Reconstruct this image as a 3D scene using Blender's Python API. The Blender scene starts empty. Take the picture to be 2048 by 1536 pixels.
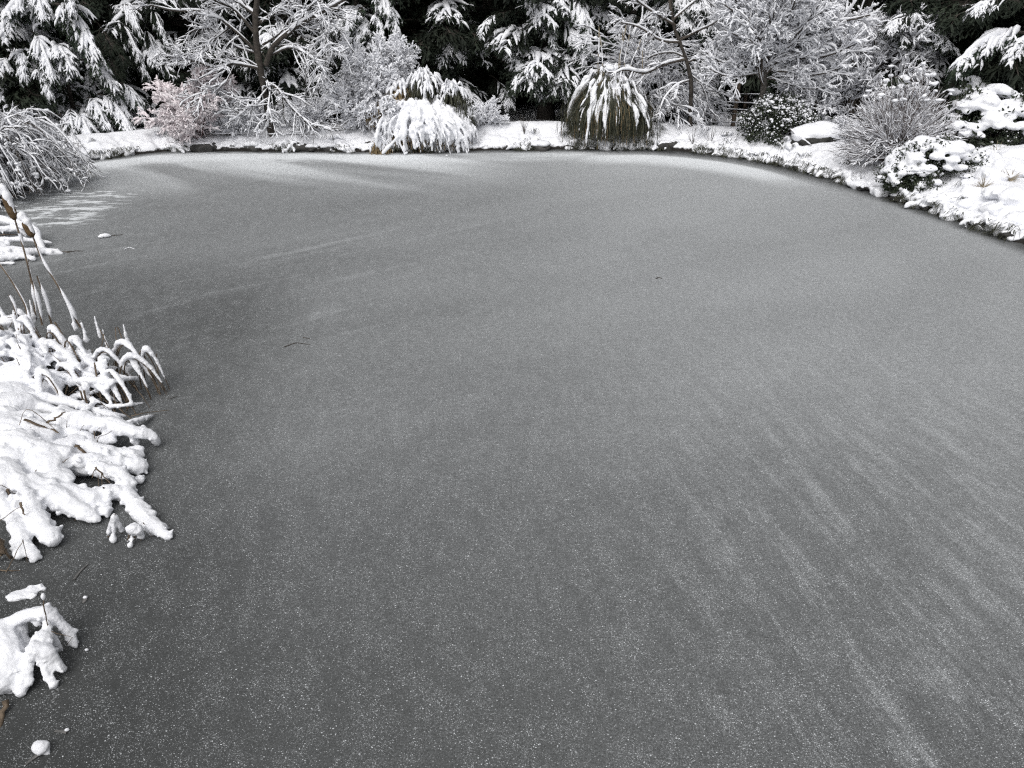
import bpy, bmesh, math, random
import numpy as np
from mathutils import Vector, Matrix
R_ = math.radians
rng = np.random.default_rng(11)
random.seed(11)
sc = bpy.context.scene
COL = sc.collection

# ------------------------------------------------------------------ camera, sky, sun, exposure
CAM_H, FPX, PITCH = 3.0, 1600.0, R_(26.2)
cam = bpy.data.cameras.new('camera')
cam.sensor_width = 36.0
cam.lens = 36.0 * FPX / 2048.0
cam.clip_start, cam.clip_end = 0.05, 2000.0
camo = bpy.data.objects.new('camera', cam)
camo.location = (0, 0, CAM_H)
camo.rotation_euler = (math.pi / 2 - PITCH, 0, 0)
COL.objects.link(camo)
sc.camera = camo

SUN_EL, SUN_ROT = 52.0, 200.0
world = bpy.data.worlds.new('World')
sc.world = world
world.use_nodes = True
wn, wl = world.node_tree.nodes, world.node_tree.links
wn.clear()
sky = wn.new('ShaderNodeTexSky')
sky.sky_type = 'NISHITA'
sky.sun_disc = False
sky.sun_elevation = R_(SUN_EL)
sky.sun_rotation = R_(SUN_ROT)
sky.air_density = 1.0
sky.dust_density = 6.0
sky.ozone_density = 1.0
hsv = wn.new('ShaderNodeHueSaturation')          # an overcast layer: nearly colourless
hsv.inputs['Saturation'].default_value = 0.16
bg = wn.new('ShaderNodeBackground')
bg.inputs['Strength'].default_value = 0.13
wo = wn.new('ShaderNodeOutputWorld')
wl.new(sky.outputs[0], hsv.inputs['Color'])
wl.new(hsv.outputs[0], bg.inputs['Color'])
wl.new(bg.outputs[0], wo.inputs['Surface'])

sl = bpy.data.lights.new('sun', 'SUN')
sl.energy = 0.9
sl.angle = R_(70)
sl.color = (1.0, 0.985, 0.96)
so = bpy.data.objects.new('sun', sl)
so.rotation_euler = (R_(90 - SUN_EL), 0, R_(180 - SUN_ROT))
COL.objects.link(so)

vs = sc.view_settings
vs.view_transform = 'Standard'
vs.look = 'None'
vs.gamma = 1.0
vs.use_curve_mapping = False
vs.exposure = -0.05
sc.cycles.max_bounces = 6
sc.cycles.diffuse_bounces = 4
sc.cycles.glossy_bounces = 2
sc.cycles.transmission_bounces = 2
sc.cycles.use_denoising = False
sc.cycles.filter_width = 1.25
sc.cycles.sample_clamp_indirect = 2.0
sc.cycles.denoiser = 'OPENIMAGEDENOISE'
sc.cycles.denoising_input_passes = 'RGB_ALBEDO_NORMAL'
sc.cycles.denoising_prefilter = 'ACCURATE'

# ------------------------------------------------------------------ places: a photo position on a level or at a distance
CP, SP = math.cos(PITCH), math.sin(PITCH)
def ray(px, py):
    a, b = (px - 1024) / FPX, (768 - py) / FPX
    return np.array([a, CP + SP * b, -SP + CP * b])
def at(px, py, z=0.0):
    d = ray(px, py)
    return np.array([0, 0, CAM_H]) + d * ((z - CAM_H) / d[2])
def aty(px, py, Y):
    d = ray(px, py)
    return np.array([0, 0, CAM_H]) + d * (Y / d[1])

# ------------------------------------------------------------------ noise
def _h(i, j, k):
    h = (i * 374761393 + j * 668265263 + k * 1442695041) & 0xffffffff
    h = ((h ^ (h >> 13)) * 1274126177) & 0xffffffff
    return ((h ^ (h >> 16)) & 0xffff) / 65535.0
def vnoise(p):
    p = np.asarray(p, float)
    i = np.floor(p).astype(np.int64)
    f = p - i
    f = f * f * (3 - 2 * f)
    x, y, z = i[..., 0], i[..., 1], i[..., 2]
    r = 0
    for a in (0, 1):
        for b in (0, 1):
            for c in (0, 1):
                w = (f[..., 0] if a else 1 - f[..., 0]) * (f[..., 1] if b else 1 - f[..., 1]) * (f[..., 2] if c else 1 - f[..., 2])
                r = r + w * _h(x + a, y + b, z + c)
    return r * 2 - 1
def fbm(p, o=3):
    r, a = 0, 1.0
    p = np.asarray(p, float)
    for _ in range(o):
        r = r + a * vnoise(p)
        p = p * 2.03 + 17.3
        a *= 0.5
    return r

# ------------------------------------------------------------------ materials
def mat(name, col, col2=None, scale=8.0, rough=0.8, bump=0.0, bscale=40.0, spec=0.3, rand=0.0, back=None):
    m = bpy.data.materials.new(name)
    m.use_nodes = True
    n, l = m.node_tree.nodes, m.node_tree.links
    b = n['Principled BSDF']
    b.inputs['Roughness'].default_value = rough
    b.inputs['Specular IOR Level'].default_value = spec
    tc = n.new('ShaderNodeTexCoord')
    out = None
    if col2 is not None:
        t = n.new('ShaderNodeTexNoise')
        t.inputs['Scale'].default_value = scale
        t.inputs['Detail'].default_value = 5
        l.new(tc.outputs['Object'], t.inputs['Vector'])
        r = n.new('ShaderNodeValToRGB')
        r.color_ramp.elements[0].position = 0.32
        r.color_ramp.elements[1].position = 0.68
        r.color_ramp.elements[0].color = (*col, 1)
        r.color_ramp.elements[1].color = (*col2, 1)
        l.new(t.outputs['Fac'], r.inputs['Fac'])
        out = r.outputs['Color']
    if rand > 0:
        oi = n.new('ShaderNodeObjectInfo')
        mr = n.new('ShaderNodeMapRange')
        mr.inputs['To Min'].default_value = 1 - rand
        mr.inputs['To Max'].default_value = 1 + rand
        l.new(oi.outputs['Random'], mr.inputs['Value'])
        hs = n.new('ShaderNodeHueSaturation')
        l.new(mr.outputs[0], hs.inputs['Value'])
        if out is not None:
            l.new(out, hs.inputs['Color'])
        else:
            hs.inputs['Color'].default_value = (*col, 1)
        out = hs.outputs['Color']
    if out is not None:
        l.new(out, b.inputs['Base Color'])
    else:
        b.inputs['Base Color'].default_value = (*col, 1)
    if bump > 0:
        t2 = n.new('ShaderNodeTexNoise')
        t2.inputs['Scale'].default_value = bscale
        t2.inputs['Detail'].default_value = 4
        l.new(tc.outputs['Object'], t2.inputs['Vector'])
        bp = n.new('ShaderNodeBump')
        bp.inputs['Strength'].default_value = bump
        bp.inputs['Distance'].default_value = 0.02
        l.new(t2.outputs['Fac'], bp.inputs['Height'])
        l.new(bp.outputs[0], b.inputs['Normal'])
    return m

M = {}
M['snow'] = mat('snow', (0.86, 0.87, 0.91), (0.89, 0.90, 0.93), 6, 0.75, 0.25, 70, 0.25)
M['thin_snow'] = mat('thin_snow', (0.82, 0.83, 0.87), (0.88, 0.89, 0.92), 9, 0.8, 0.2, 60, 0.2)
M['needles'] = mat('needles', (0.012, 0.022, 0.014), (0.035, 0.050, 0.030), 7, 0.65, rand=0.35)
M['dark_needles'] = mat('dark_needles', (0.010, 0.016, 0.011), (0.026, 0.034, 0.022), 5, 0.7, rand=0.3)
M['bark'] = mat('bark', (0.030, 0.026, 0.023), (0.075, 0.065, 0.055), 14, 0.9, 0.6, 50)
M['grey_bark'] = mat('grey_bark', (0.050, 0.046, 0.042), (0.12, 0.11, 0.10), 18, 0.9, 0.5, 60)
M['twig'] = mat('twig', (0.040, 0.033, 0.028), (0.10, 0.085, 0.070), 12, 0.85)
M['purple_twig'] = mat('purple_twig', (0.085, 0.066, 0.062), (0.17, 0.14, 0.13), 9, 0.85)
M['red_twig'] = mat('red_twig', (0.09, 0.052, 0.053), (0.17, 0.105, 0.105), 9, 0.8)
M['pink_snow'] = mat('pinkish_snow', (0.77, 0.69, 0.71), (0.87, 0.845, 0.86), 4, 0.8)  # snow on the red shrub, with a pink tone
M['leaf'] = mat('leaf', (0.018, 0.026, 0.016), (0.050, 0.062, 0.036), 10, 0.5, rand=0.2)
M['olive'] = mat('olive_blade', (0.022, 0.025, 0.015), (0.078, 0.080, 0.054), 9, 0.7)
M['tawny'] = mat('tawny_blade', (0.14, 0.10, 0.052), (0.30, 0.23, 0.13), 10, 0.8)
M['straw'] = mat('straw', (0.24, 0.20, 0.14), (0.40, 0.35, 0.26), 10, 0.8)
M['reed'] = mat('reed', (0.070, 0.050, 0.034), (0.20, 0.155, 0.11), 14, 0.75, 0.3, 90)
M['cattail'] = mat('cattail', (0.070, 0.045, 0.022), (0.16, 0.105, 0.055), 30, 0.95, 0.6, 150)
M['stone'] = mat('stone', (0.020, 0.020, 0.020), (0.085, 0.082, 0.078), 7, 0.85, 0.7, 25)
M['boulder'] = mat('boulder', (0.014, 0.014, 0.013), (0.055, 0.055, 0.050), 9, 0.85, 0.7, 20)
M['post'] = mat('post_wood', (0.085, 0.062, 0.045), (0.16, 0.125, 0.095), 16, 0.85, 0.4, 60)
M['wire'] = mat('wire', (0.12, 0.12, 0.12), None, 1, 0.5)
M['bench'] = mat('bench_wood', (0.045, 0.045, 0.048), (0.10, 0.10, 0.10), 12, 0.8, 0.3, 50)
M['drowned'] = mat('frozen_stem', (0.10, 0.10, 0.098), (0.17, 0.165, 0.16), 20, 0.5)

# ------------------------------------------------------------------ mesh builder
class MB:
    def __init__(s):
        s.v, s.q, s.t, s.n = [], [], [], 0
        s.qm, s.tm = [], []
    def add(s, v, q=None, t=None, m=0):
        v = np.asarray(v, float).reshape(-1, 3)
        if q is not None and len(q):
            q = np.asarray(q).reshape(-1, 4) + s.n
            s.q.append(q); s.qm.append(np.full(len(q), m))
        if t is not None and len(t):
            t = np.asarray(t).reshape(-1, 3) + s.n
            s.t.append(t); s.tm.append(np.full(len(t), m))
        s.v.append(v)
        s.n += len(v)
    def mesh(s, name, mats, smooth=True):
        me = bpy.data.meshes.new(name)
        v = np.concatenate(s.v) if s.v else np.zeros((0, 3))
        q = np.concatenate(s.q) if s.q else np.zeros((0, 4), int)
        t = np.concatenate(s.t) if s.t else np.zeros((0, 3), int)
        mi = np.concatenate([np.concatenate(s.qm) if s.qm else np.zeros(0, int), np.concatenate(s.tm) if s.tm else np.zeros(0, int)])
        me.vertices.add(len(v))
        me.vertices.foreach_set('co', v.astype(np.float32).ravel())
        loops = np.concatenate([q.ravel(), t.ravel()]).astype(np.int32)
        me.loops.add(len(loops))
        me.loops.foreach_set('vertex_index', loops)
        nf = len(q) + len(t)
        me.polygons.add(nf)
        st = np.concatenate([np.arange(len(q)) * 4, len(q) * 4 + np.arange(len(t)) * 3]).astype(np.int32)
        me.polygons.foreach_set('loop_start', st)
        for m in (mats if isinstance(mats, (list, tuple)) else [mats]):
            me.materials.append(M[m] if isinstance(m, str) else m)
        me.polygons.foreach_set('material_index', mi.astype(np.int32))
        me.polygons.foreach_set('use_smooth', np.full(nf, smooth))
        me.update(calc_edges=True)
        me.validate()
        return me
    # tubes along N polylines of K points, S sides
    def tubes(s, P, Rr, S=5, m=0, flat=1.0):
        P = np.asarray(P, float)
        if P.ndim == 2:
            P = P[None]
        N, K, _ = P.shape
        if N == 0:
            return s
        Rr = np.broadcast_to(np.asarray(Rr, float), (N, K))
        T = np.gradient(P, axis=1)
        T /= np.linalg.norm(T, axis=2, keepdims=True) + 1e-9
        ref = np.where((np.abs(T.mean(1))[:, 2:3] > 0.9), np.array([[1.0, 0, 0]]), np.array([[0, 0, 1.0]]))[:, None, :]
        A = np.cross(T, np.broadcast_to(ref, T.shape))
        A /= np.linalg.norm(A, axis=2, keepdims=True) + 1e-9
        B = np.cross(A, T)
        ang = np.arange(S) * 2 * math.pi / S + 0.3
        V = P[:, :, None, :] + Rr[:, :, None, None] * (np.cos(ang)[None, None, :, None] * A[:, :, None, :] + flat * np.sin(ang)[None, None, :, None] * B[:, :, None, :])
        n, k, j = np.meshgrid(np.arange(N), np.arange(K - 1), np.arange(S), indexing='ij')
        j2 = (j + 1) % S
        f = np.stack([(n * K + k) * S + j, (n * K + k) * S + j2, (n * K + k + 1) * S + j2, (n * K + k + 1) * S + j], -1)
        s.add(V, q=f.reshape(-1, 4), m=m)
        return s
    def ribbons(s, P, W, m=0, twist=None):
        P = np.asarray(P, float)
        N, K, _ = P.shape
        if N == 0:
            return s
        W = np.broadcast_to(np.asarray(W, float), (N, K))
        T = np.gradient(P, axis=1)
        T /= np.linalg.norm(T, axis=2, keepdims=True) + 1e-9
        ref = rng.normal(size=(N, 1, 3)) if twist else np.array([[[0.02, 0.03, 1.0]]])
        A = np.cross(T, np.broadcast_to(ref, T.shape))
        A /= np.linalg.norm(A, axis=2, keepdims=True) + 1e-9
        V = np.stack([P - A * W[..., None], P + A * W[..., None]], 2)
        n, k = np.meshgrid(np.arange(N), np.arange(K - 1), indexing='ij')
        b = (n * K + k) * 2
        f = np.stack([b, b + 1, b + 3, b + 2], -1)
        s.add(V, q=f.reshape(-1, 4), m=m)
        return s
    def cards(s, C, D, L, W, m=0):          # diamond leaves from C along D
        C, D = np.asarray(C, float), np.asarray(D, float)
        N = len(C)
        D = D / (np.linalg.norm(D, axis=1, keepdims=True) + 1e-9)
        A = np.cross(D, rng.normal(size=(N, 3)))
        A /= np.linalg.norm(A, axis=1, keepdims=True) + 1e-9
        L = np.broadcast_to(L, (N,))[:, None]
        W = np.broadcast_to(W, (N,))[:, None]
        V = np.stack([C, C + D * L * .5 + A * W, C + D * L, C + D * L * .5 - A * W], 1)
        s.add(V, q=np.arange(N * 4).reshape(N, 4), m=m)
        return s
    def blobs(s, C, Rr, lump=0.25, freq=1.6, m=0, sub=2):
        tv, tf = ico(sub)
        C = np.asarray(C, float).reshape(-1, 3)
        N = len(C)
        Rr = np.asarray(Rr, float)
        if Rr.ndim < 2:
            Rr = np.broadcast_to(Rr, (N,))[:, None] * np.ones(3)
        off = rng.uniform(0, 90, (N, 1, 3))
        d = 1 + lump * vnoise(tv[None] * freq + off)
        V = C[:, None, :] + tv[None] * d[..., None] * Rr[:, None, :]
        f = tf[None] + (np.arange(N) * len(tv))[:, None, None]
        s.add(V, t=f.reshape(-1, 3), m=m)
        return s
_ico = {}
def ico(sub):
    if sub not in _ico:
        b = bmesh.new()
        bmesh.ops.create_icosphere(b, subdivisions=sub, radius=1)
        b.verts.ensure_lookup_table()
        _ico[sub] = (np.array([v.co[:] for v in b.verts]), np.array([[v.index for v in f.verts] for f in b.faces]))
        b.free()
    return _ico[sub]

def fused(mb, name, voxel, mats='snow', fluff=0.0, ffreq=30.0, smooth_iter=2):
    """grow lumps together into one continuous snow surface"""
    me0 = mb.mesh(name + '_raw', mats)
    o = bpy.data.objects.new('tmp', me0)
    COL.objects.link(o)
    md = o.modifiers.new('r', 'REMESH')
    md.mode = 'VOXEL'
    md.voxel_size = voxel
    if smooth_iter:
        ms = o.modifiers.new('s', 'SMOOTH')
        ms.factor = 0.5
        ms.iterations = smooth_iter
    dg = bpy.context.evaluated_depsgraph_get()
    dg.update()
    me = bpy.data.meshes.new_from_object(o.evaluated_get(dg))
    me.name = name
    bpy.data.objects.remove(o)
    bpy.data.meshes.remove(me0)
    n = len(me.vertices)
    if fluff and n:
        co = np.empty(n * 3, np.float32); me.vertices.foreach_get('co', co); co = co.reshape(-1, 3)
        no = np.empty(n * 3, np.float32); me.vertices.foreach_get('normal', no); no = no.reshape(-1, 3)
        d = fluff * (vnoise(co * ffreq) * 0.6 + vnoise(co * ffreq * 2.3 + 5) * 0.5 + vnoise(co * ffreq * 0.35) * 1.0)
        me.vertices.foreach_set('co', (co + no * d[:, None]).astype(np.float32).ravel())
    me.polygons.foreach_set('use_smooth', np.full(len(me.polygons), True))
    if not me.materials:
        me.materials.append(M[mats])
    me.update()
    return me

def smooth_path(pts, K):
    """Catmull-Rom through the given points, K samples"""
    p = np.asarray(pts, float)
    n = len(p)
    if n < 3:
        t = np.linspace(0, 1, K)[:, None]
        return p[0] * (1 - t) + p[-1] * t
    q = np.vstack([2 * p[0] - p[1], p, 2 * p[-1] - p[-2]])
    u = np.linspace(0, n - 1 - 1e-6, K)
    i = np.floor(u).astype(int)
    f = (u - i)[:, None]
    a, b, c, d = q[i], q[i + 1], q[i + 2], q[i + 3]
    return 0.5 * (2 * b + (c - a) * f + (2 * a - 5 * b + 4 * c - d) * f ** 2 + (3 * b - a - 3 * c + d) * f ** 3)

def spawn(P, n, t0, t1, ang, length, K=5, grav=0.0, flat=False, jit=0.12, shrink=0.5, up=0.0):
    """n children on each of the parent polylines P"""
    N, Kp, _ = P.shape
    t = np.sort(rng.uniform(t0, t1, (N, n)), axis=1)
    x = t * (Kp - 1)
    i = np.clip(np.floor(x).astype(int), 0, Kp - 2)
    f = (x - i)[..., None]
    r = np.arange(N)[:, None]
    base = P[r, i] * (1 - f) + P[r, i + 1] * f
    T = P[r, i + 1] - P[r, i]
    T /= np.linalg.norm(T, axis=2, keepdims=True) + 1e-9
    if flat:
        side = np.where(np.arange(n) % 2 == 0, 1.0, -1.0)[None, :, None]
        per = np.cross(T, np.array([0, 0, 1.0])) * side + rng.normal(size=T.shape) * 0.18
    else:
        per = rng.normal(size=T.shape)
    per -= (per * T).sum(2, keepdims=True) * T
    per /= np.linalg.norm(per, axis=2, keepdims=True) + 1e-9
    a = rng.uniform(ang[0], ang[1], (N, n, 1))
    D = (np.cos(a) * T + np.sin(a) * per).reshape(-1, 3)
    D[:, 2] += up
    D /= np.linalg.norm(D, axis=1, keepdims=True) + 1e-9
    L = (length * (1 - shrink * t) * rng.uniform(0.7, 1.25, (N, n))).reshape(-1, 1)
    pos = base.reshape(-1, 3)
    out = [pos]
    for k in range(1, K):
        D = D + rng.normal(size=D.shape) * jit
        D[:, 2] -= grav / (K - 1) * (0.5 + k / K)
        D /= np.linalg.norm(D, axis=1, keepdims=True) + 1e-9
        pos = pos + D * L / (K - 1)
        out.append(pos)
    return np.stack(out, 1)

def taper(r0, r1, K):
    return np.linspace(r0, r1, K)
def snow_tubes(mb, P, Rw, amt, keep=1.0, S=5, t0=0.0, steep=0.75, lump=0.45, m=0, flat=0.85):
    """snow lying along the tops of branches"""
    if len(P) == 0:
        return
    P = P[rng.random(len(P)) < keep]
    N, K, _ = P.shape
    T = np.gradient(P, axis=1)
    T /= np.linalg.norm(T, axis=2, keepdims=True) + 1e-9
    h = np.sqrt(np.clip(1 - T[..., 2] ** 2, 0, 1))
    prof = np.sin(np.clip(np.linspace(0.10, 0.97, K), 0, 1) * math.pi) ** 0.5
    prof[-1] = 0.15; prof[0] = 0.25
    rs = amt * ((1 - steep) + steep * h) * prof[None] * (1 + lump * rng.uniform(-1, 1.0, (N, K))) * rng.uniform(0.7, 1.25, (N, 1))
    Q = P.copy()
    Q[..., 2] += np.asarray(Rw) * 0.8 + rs * 0.55
    mb.tubes(Q, rs, S, m, flat)

# ------------------------------------------------------------------ objects
def tag(o, label=None, cat=None, group=None, kind=None):
    if label: o['label'] = label
    if cat: o['category'] = cat
    if group: o['group'] = group
    if kind: o['kind'] = kind
    return o
def obj(name, me, parent=None, loc=None):
    o = bpy.data.objects.new(name, me)
    COL.objects.link(o)
    if parent is not None:
        o.parent = parent
    if loc is not None:
        o.location = loc
    return o
def thing(name, label, cat, loc, group=None):
    o = bpy.data.objects.new(name, None)
    o.empty_display_size = 0.2
    COL.objects.link(o)
    o.location = loc
    return tag(o, label, cat, group)
def off(P, o):
    return np.asarray(P, float) - np.asarray(o, float)

# ------------------------------------------------------------------ the pond: shoreline as a radius round its middle
shore_px = [(-420, 1150), (-300, 800), (-170, 600), (-75, 490), (-20, 425), (60, 365), (165, 322), (330, 303), (520, 303), (700, 305), (860, 304), (1040, 300), (1220, 299), (1310, 299),
            (1380, 304), (1460, 313), (1540, 326), (1640, 351), (1740, 385), (1850, 421), (1940, 452), (2048, 491), (2180, 545), (2380, 650)]
shore = [at(x, y)[:2] for x, y in shore_px]
shore += [np.array(p) for p in [(6.2, 4.6), (5.2, 2.6), (3.2, 1.5), (0.8, 1.15), (-1.6, 1.3), (-3.2, 1.9)]]
CEN = np.array([0.0, 9.0])
_th = np.array([math.atan2(*(p - CEN)[::-1]) for p in shore])
_rr = np.array([np.linalg.norm(p - CEN) for p in shore])
_o = np.argsort(_th)
_th, _rr = _th[_o], _rr[_o]
_thx = np.concatenate([_th - 2 * math.pi, _th, _th + 2 * math.pi])
_rrx = np.concatenate([_rr] * 3)
_tg = np.linspace(-math.pi, math.pi, 1441)
_rg = np.interp(_tg, _thx, _rrx)
_k = np.ones(9) / 9
_rg = np.convolve(np.concatenate([_rg[-5:-1], _rg, _rg[1:5]]), _k, 'valid')
def shore_r(th):
    return np.interp((th + math.pi) % (2 * math.pi) - math.pi, _tg, _rg)
def shore_d(x, y):
    dx, dy = np.asarray(x) - CEN[0], np.asarray(y) - CEN[1]
    return np.hypot(dx, dy) - shore_r(np.arctan2(dy, dx))
def ss(a, b, x):
    t = np.clip((x - a) / (b - a), 0, 1)
    return t * t * (3 - 2 * t)
def ground_z(x, y, detail=False):
    x, y = np.asarray(x, float), np.asarray(y, float)
    d = shore_d(x, y)
    p2 = np.stack([x, y, np.zeros_like(x)], -1)
    n = fbm(p2 * 0.55, 3)
    back = ss(10, 14, y) * ss(7.5, 5.5, x)
    z = -0.35 + 0.45 * ss(-0.25, 0.10, d) + 0.11 * ss(0.05, 0.45, d) + (0.12 + 0.06 * ss(-4, -1, x)) * ss(0.4, 0.95, d) - 0.26 * back * ss(1.0, 2.6, d)
    z = z + 0.05 * n * ss(0.2, 1.5, d)
    z = z + 0.30 * ss(0.5, 4.0, d) * ss(5.0, 9.0, x) * ss(3, 8, y)
    z = z + 1.0 * ss(0.0, 1.3, d) * ss(2.5, 0.2, y)
    far = np.hypot(x - CEN[0], y - CEN[1])
    z = z + 0.012 * np.clip(far - 22, 0, 60) + 0.5 * ss(25, 60, far) * n
    if detail:
        e = ss(-0.10, 0.06, d) * ss(0.95, 0.25, d)
        z = z + e * (0.055 * vnoise(p2 * 4.3 + 7) + 0.045 * vnoise(p2 * 9.5 + 3))
        z = z + ss(0.1, 0.5, d) * ss(6, 2, d) * 0.018 * vnoise(p2 * 6.1) 
    return z
def gz(x, y):
    return float(ground_z(np.array([x]), np.array([y]))[0])
def on_ground(px, py):
    """point of the ground seen at a photo position"""
    d = ray(px, py)
    t = np.linspace(1.5, 40, 4000)
    Pm = np.array([0, 0, CAM_H]) + d * t[:, None]
    hit = np.nonzero(Pm[:, 2] <= np.maximum(ground_z(Pm[:, 0], Pm[:, 1]), 0.0))[0]
    p = Pm[hit[0]] if len(hit) else Pm[-1]
    return np.array([p[0], p[1], gz(p[0], p[1])])

# ground
th = np.sort(np.concatenate([np.linspace(-math.pi, math.pi, 500)[:-1], np.linspace(-0.5, 2.7, 1300)]))
ds = np.concatenate([np.linspace(-0.9, -0.3, 4), np.linspace(-0.22, 0.5, 22), np.linspace(0.56, 1.6, 18), np.linspace(1.75, 4, 10), np.geomspace(4.6, 420, 26)])
TH, DS = np.meshgrid(th, ds, indexing='ij')
RR = shore_r(TH)
jit = 0.05 * vnoise(np.stack([np.cos(TH) * 40, np.sin(TH) * 40, np.zeros_like(TH)], -1)) + 0.035 * vnoise(np.stack([np.cos(TH) * 110, np.sin(TH) * 110, np.zeros_like(TH)], -1))
RD = RR + DS + jit * (ss(-0.3, 0, DS) * ss(0.8, 0.2, DS))
GX, GY = CEN[0] + RD * np.cos(TH), CEN[1] + RD * np.sin(TH)
GZ = ground_z(GX, GY, True)
nT, nD = TH.shape
i, j = np.meshgrid(np.arange(nT), np.arange(nD - 1), indexing='ij')
i2 = (i + 1) % nT
gq = np.stack([i * nD + j, i * nD + j + 1, i2 * nD + j + 1, i2 * nD + j], -1).reshape(-1, 4)
gm = bpy.data.materials.new('snow_ground')
gm.use_nodes = True
n, l = gm.node_tree.nodes, gm.node_tree.links
b = n['Principled BSDF']
b.inputs['Roughness'].default_value = 0.8
b.inputs['Specular IOR Level'].default_value = 0.25
geo = n.new('ShaderNodeNewGeometry')
sx = n.new('ShaderNodeSeparateXYZ')
l.new(geo.outputs['Position'], sx.inputs[0])
nz = n.new('ShaderNodeTexNoise'); nz.inputs['Scale'].default_value = 7; nz.inputs['Detail'].default_value = 4
l.new(geo.outputs['Position'], nz.inputs['Vector'])
ma = n.new('ShaderNodeMath'); ma.operation = 'MULTIPLY_ADD'; ma.inputs[1].default_value = 0.16; ma.inputs[2].default_value = -0.08
l.new(nz.outputs['Fac'], ma.inputs[0])
ad = n.new('ShaderNodeMath'); ad.operation = 'ADD'
l.new(sx.outputs['Z'], ad.inputs[0]); l.new(ma.outputs[0], ad.inputs[1])
mr = n.new('ShaderNodeMapRange'); mr.inputs['From Min'].default_value = 0.045; mr.inputs['From Max'].default_value = 0.075
l.new(ad.outputs[0], mr.inputs['Value'])
mx = n.new('ShaderNodeMix'); mx.data_type = 'RGBA'
mx.inputs[6].default_value = (0.018, 0.016, 0.014, 1)
mx.inputs[7].default_value = (0.87, 0.88, 0.915, 1)
l.new(mr.outputs[0], mx.inputs[0]); l.new(mx.outputs[2], b.inputs['Base Color'])
nb = n.new('ShaderNodeTexNoise'); nb.inputs['Scale'].default_value = 45; nb.inputs['Detail'].default_value = 5
l.new(geo.outputs['Position'], nb.inputs['Vector'])
bp = n.new('ShaderNodeBump'); bp.inputs['Strength'].default_value = 0.3; bp.inputs['Distance'].default_value = 0.03
l.new(nb.outputs['Fac'], bp.inputs['Height']); l.new(bp.outputs[0], b.inputs['Normal'])
mb = MB(); mb.add(np.stack([GX, GY, GZ], -1), q=gq[:, ::-1])
tag(obj('ground', mb.mesh('ground', gm)), 'snow covered ground and banks around the frozen pond', None, None, 'structure')

# ice: a sheet with the distance to the shore kept on its points
th = np.linspace(-math.pi, math.pi, 721)[:-1]
ds = np.concatenate([[0.25, 0.1, 0, -0.08, -0.16, -0.25, -0.35, -0.5, -0.7, -0.95, -1.3, -1.8, -2.4, -3.2], ])
TH, DS = np.meshgrid(th, ds, indexing='ij')
RD = shore_r(TH) + DS
V = np.stack([CEN[0] + RD * np.cos(TH), CEN[1] + RD * np.sin(TH), np.zeros_like(TH)], -1)
nT, nD = TH.shape
i, j = np.meshgrid(np.arange(nT), np.arange(nD - 1), indexing='ij')
i2 = (i + 1) % nT
q = np.stack([i * nD + j, i2 * nD + j, i2 * nD + j + 1, i * nD + j + 1], -1).reshape(-1, 4)
mb = MB(); mb.add(V, q=q)
c = mb.n
t = np.stack([np.arange(nT) * nD + nD - 1, (np.arange(nT) + 1) % nT * nD + nD - 1, np.full(nT, c)], -1)
mb.add([[CEN[0], CEN[1], 0]], t=t - c)
im = bpy.data.materials.new('pond_ice')
ice_me = mb.mesh('pond_ice', im)
at_ = ice_me.attributes.new('shore', 'FLOAT', 'POINT')
at_.data.foreach_set('value', np.concatenate([-DS.ravel(), [8.0]]).astype(np.float32))
tag(obj('pond_ice', ice_me), 'grey frozen pond surface dusted with frost', None, None, 'structure')

im.use_nodes = True
n, l = im.node_tree.nodes, im.node_tree.links
b = n['Principled BSDF']
geo = n.new('ShaderNodeTexCoord')
POS = geo.outputs['Object']
def node(t, **kw):
    x = n.new(t)
    for k, v in kw.items():
        setattr(x, k, v)
    return x
def mth(op, a, bb=None, cc=None, clamp=False):
    x = n.new('ShaderNodeMath'); x.operation = op; x.use_clamp = clamp
    for s_, v in zip(x.inputs, (a, bb, cc)):
        if v is None: continue
        if isinstance(v, (int, float)): s_.default_value = v
        else: l.new(v, s_)
    return x.outputs[0]
def rngmap(v, a, b_, c=0.0, d=1.0):
    x = n.new('ShaderNodeMapRange'); x.interpolation_type = 'SMOOTHSTEP'
    l.new(v, x.inputs['Value'])
    for k, val in zip(('From Min', 'From Max', 'To Min', 'To Max'), (a, b_, c, d)):
        x.inputs[k].default_value = val
    return x.outputs[0]
def noise(scale, detail=4, rot=0.0, sx_=1.0, sy_=1.0, dist=0.0, rough=0.5, loc=(0, 0, 0)):
    mp = n.new('ShaderNodeMapping')
    mp.vector_type = 'TEXTURE'
    mp.inputs['Rotation'].default_value = (0, 0, rot)
    mp.inputs['Scale'].default_value = (sx_, sy_, 1)
    mp.inputs['Location'].default_value = loc
    l.new(POS, mp.inputs['Vector'])
    x = n.new('ShaderNodeTexNoise')
    x.inputs['Scale'].default_value = scale
    x.inputs['Detail'].default_value = detail
    x.inputs['Roughness'].default_value = rough
    x.inputs['Distortion'].default_value = dist
    l.new(mp.outputs[0], x.inputs['Vector'])
    return x.outputs['Fac']
sep = n.new('ShaderNodeSeparateXYZ'); l.new(POS, sep.inputs[0])
X, Y = sep.outputs['X'], sep.outputs['Y']
shn = n.new('ShaderNodeAttribute'); shn.attribute_name = 'shore'
SH = shn.outputs['Fac']
big = noise(0.16, 3, loc=(3, 1, 0))
mid = noise(0.55, 4, rot=0.6, sx_=2.2, dist=0.4)
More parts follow.
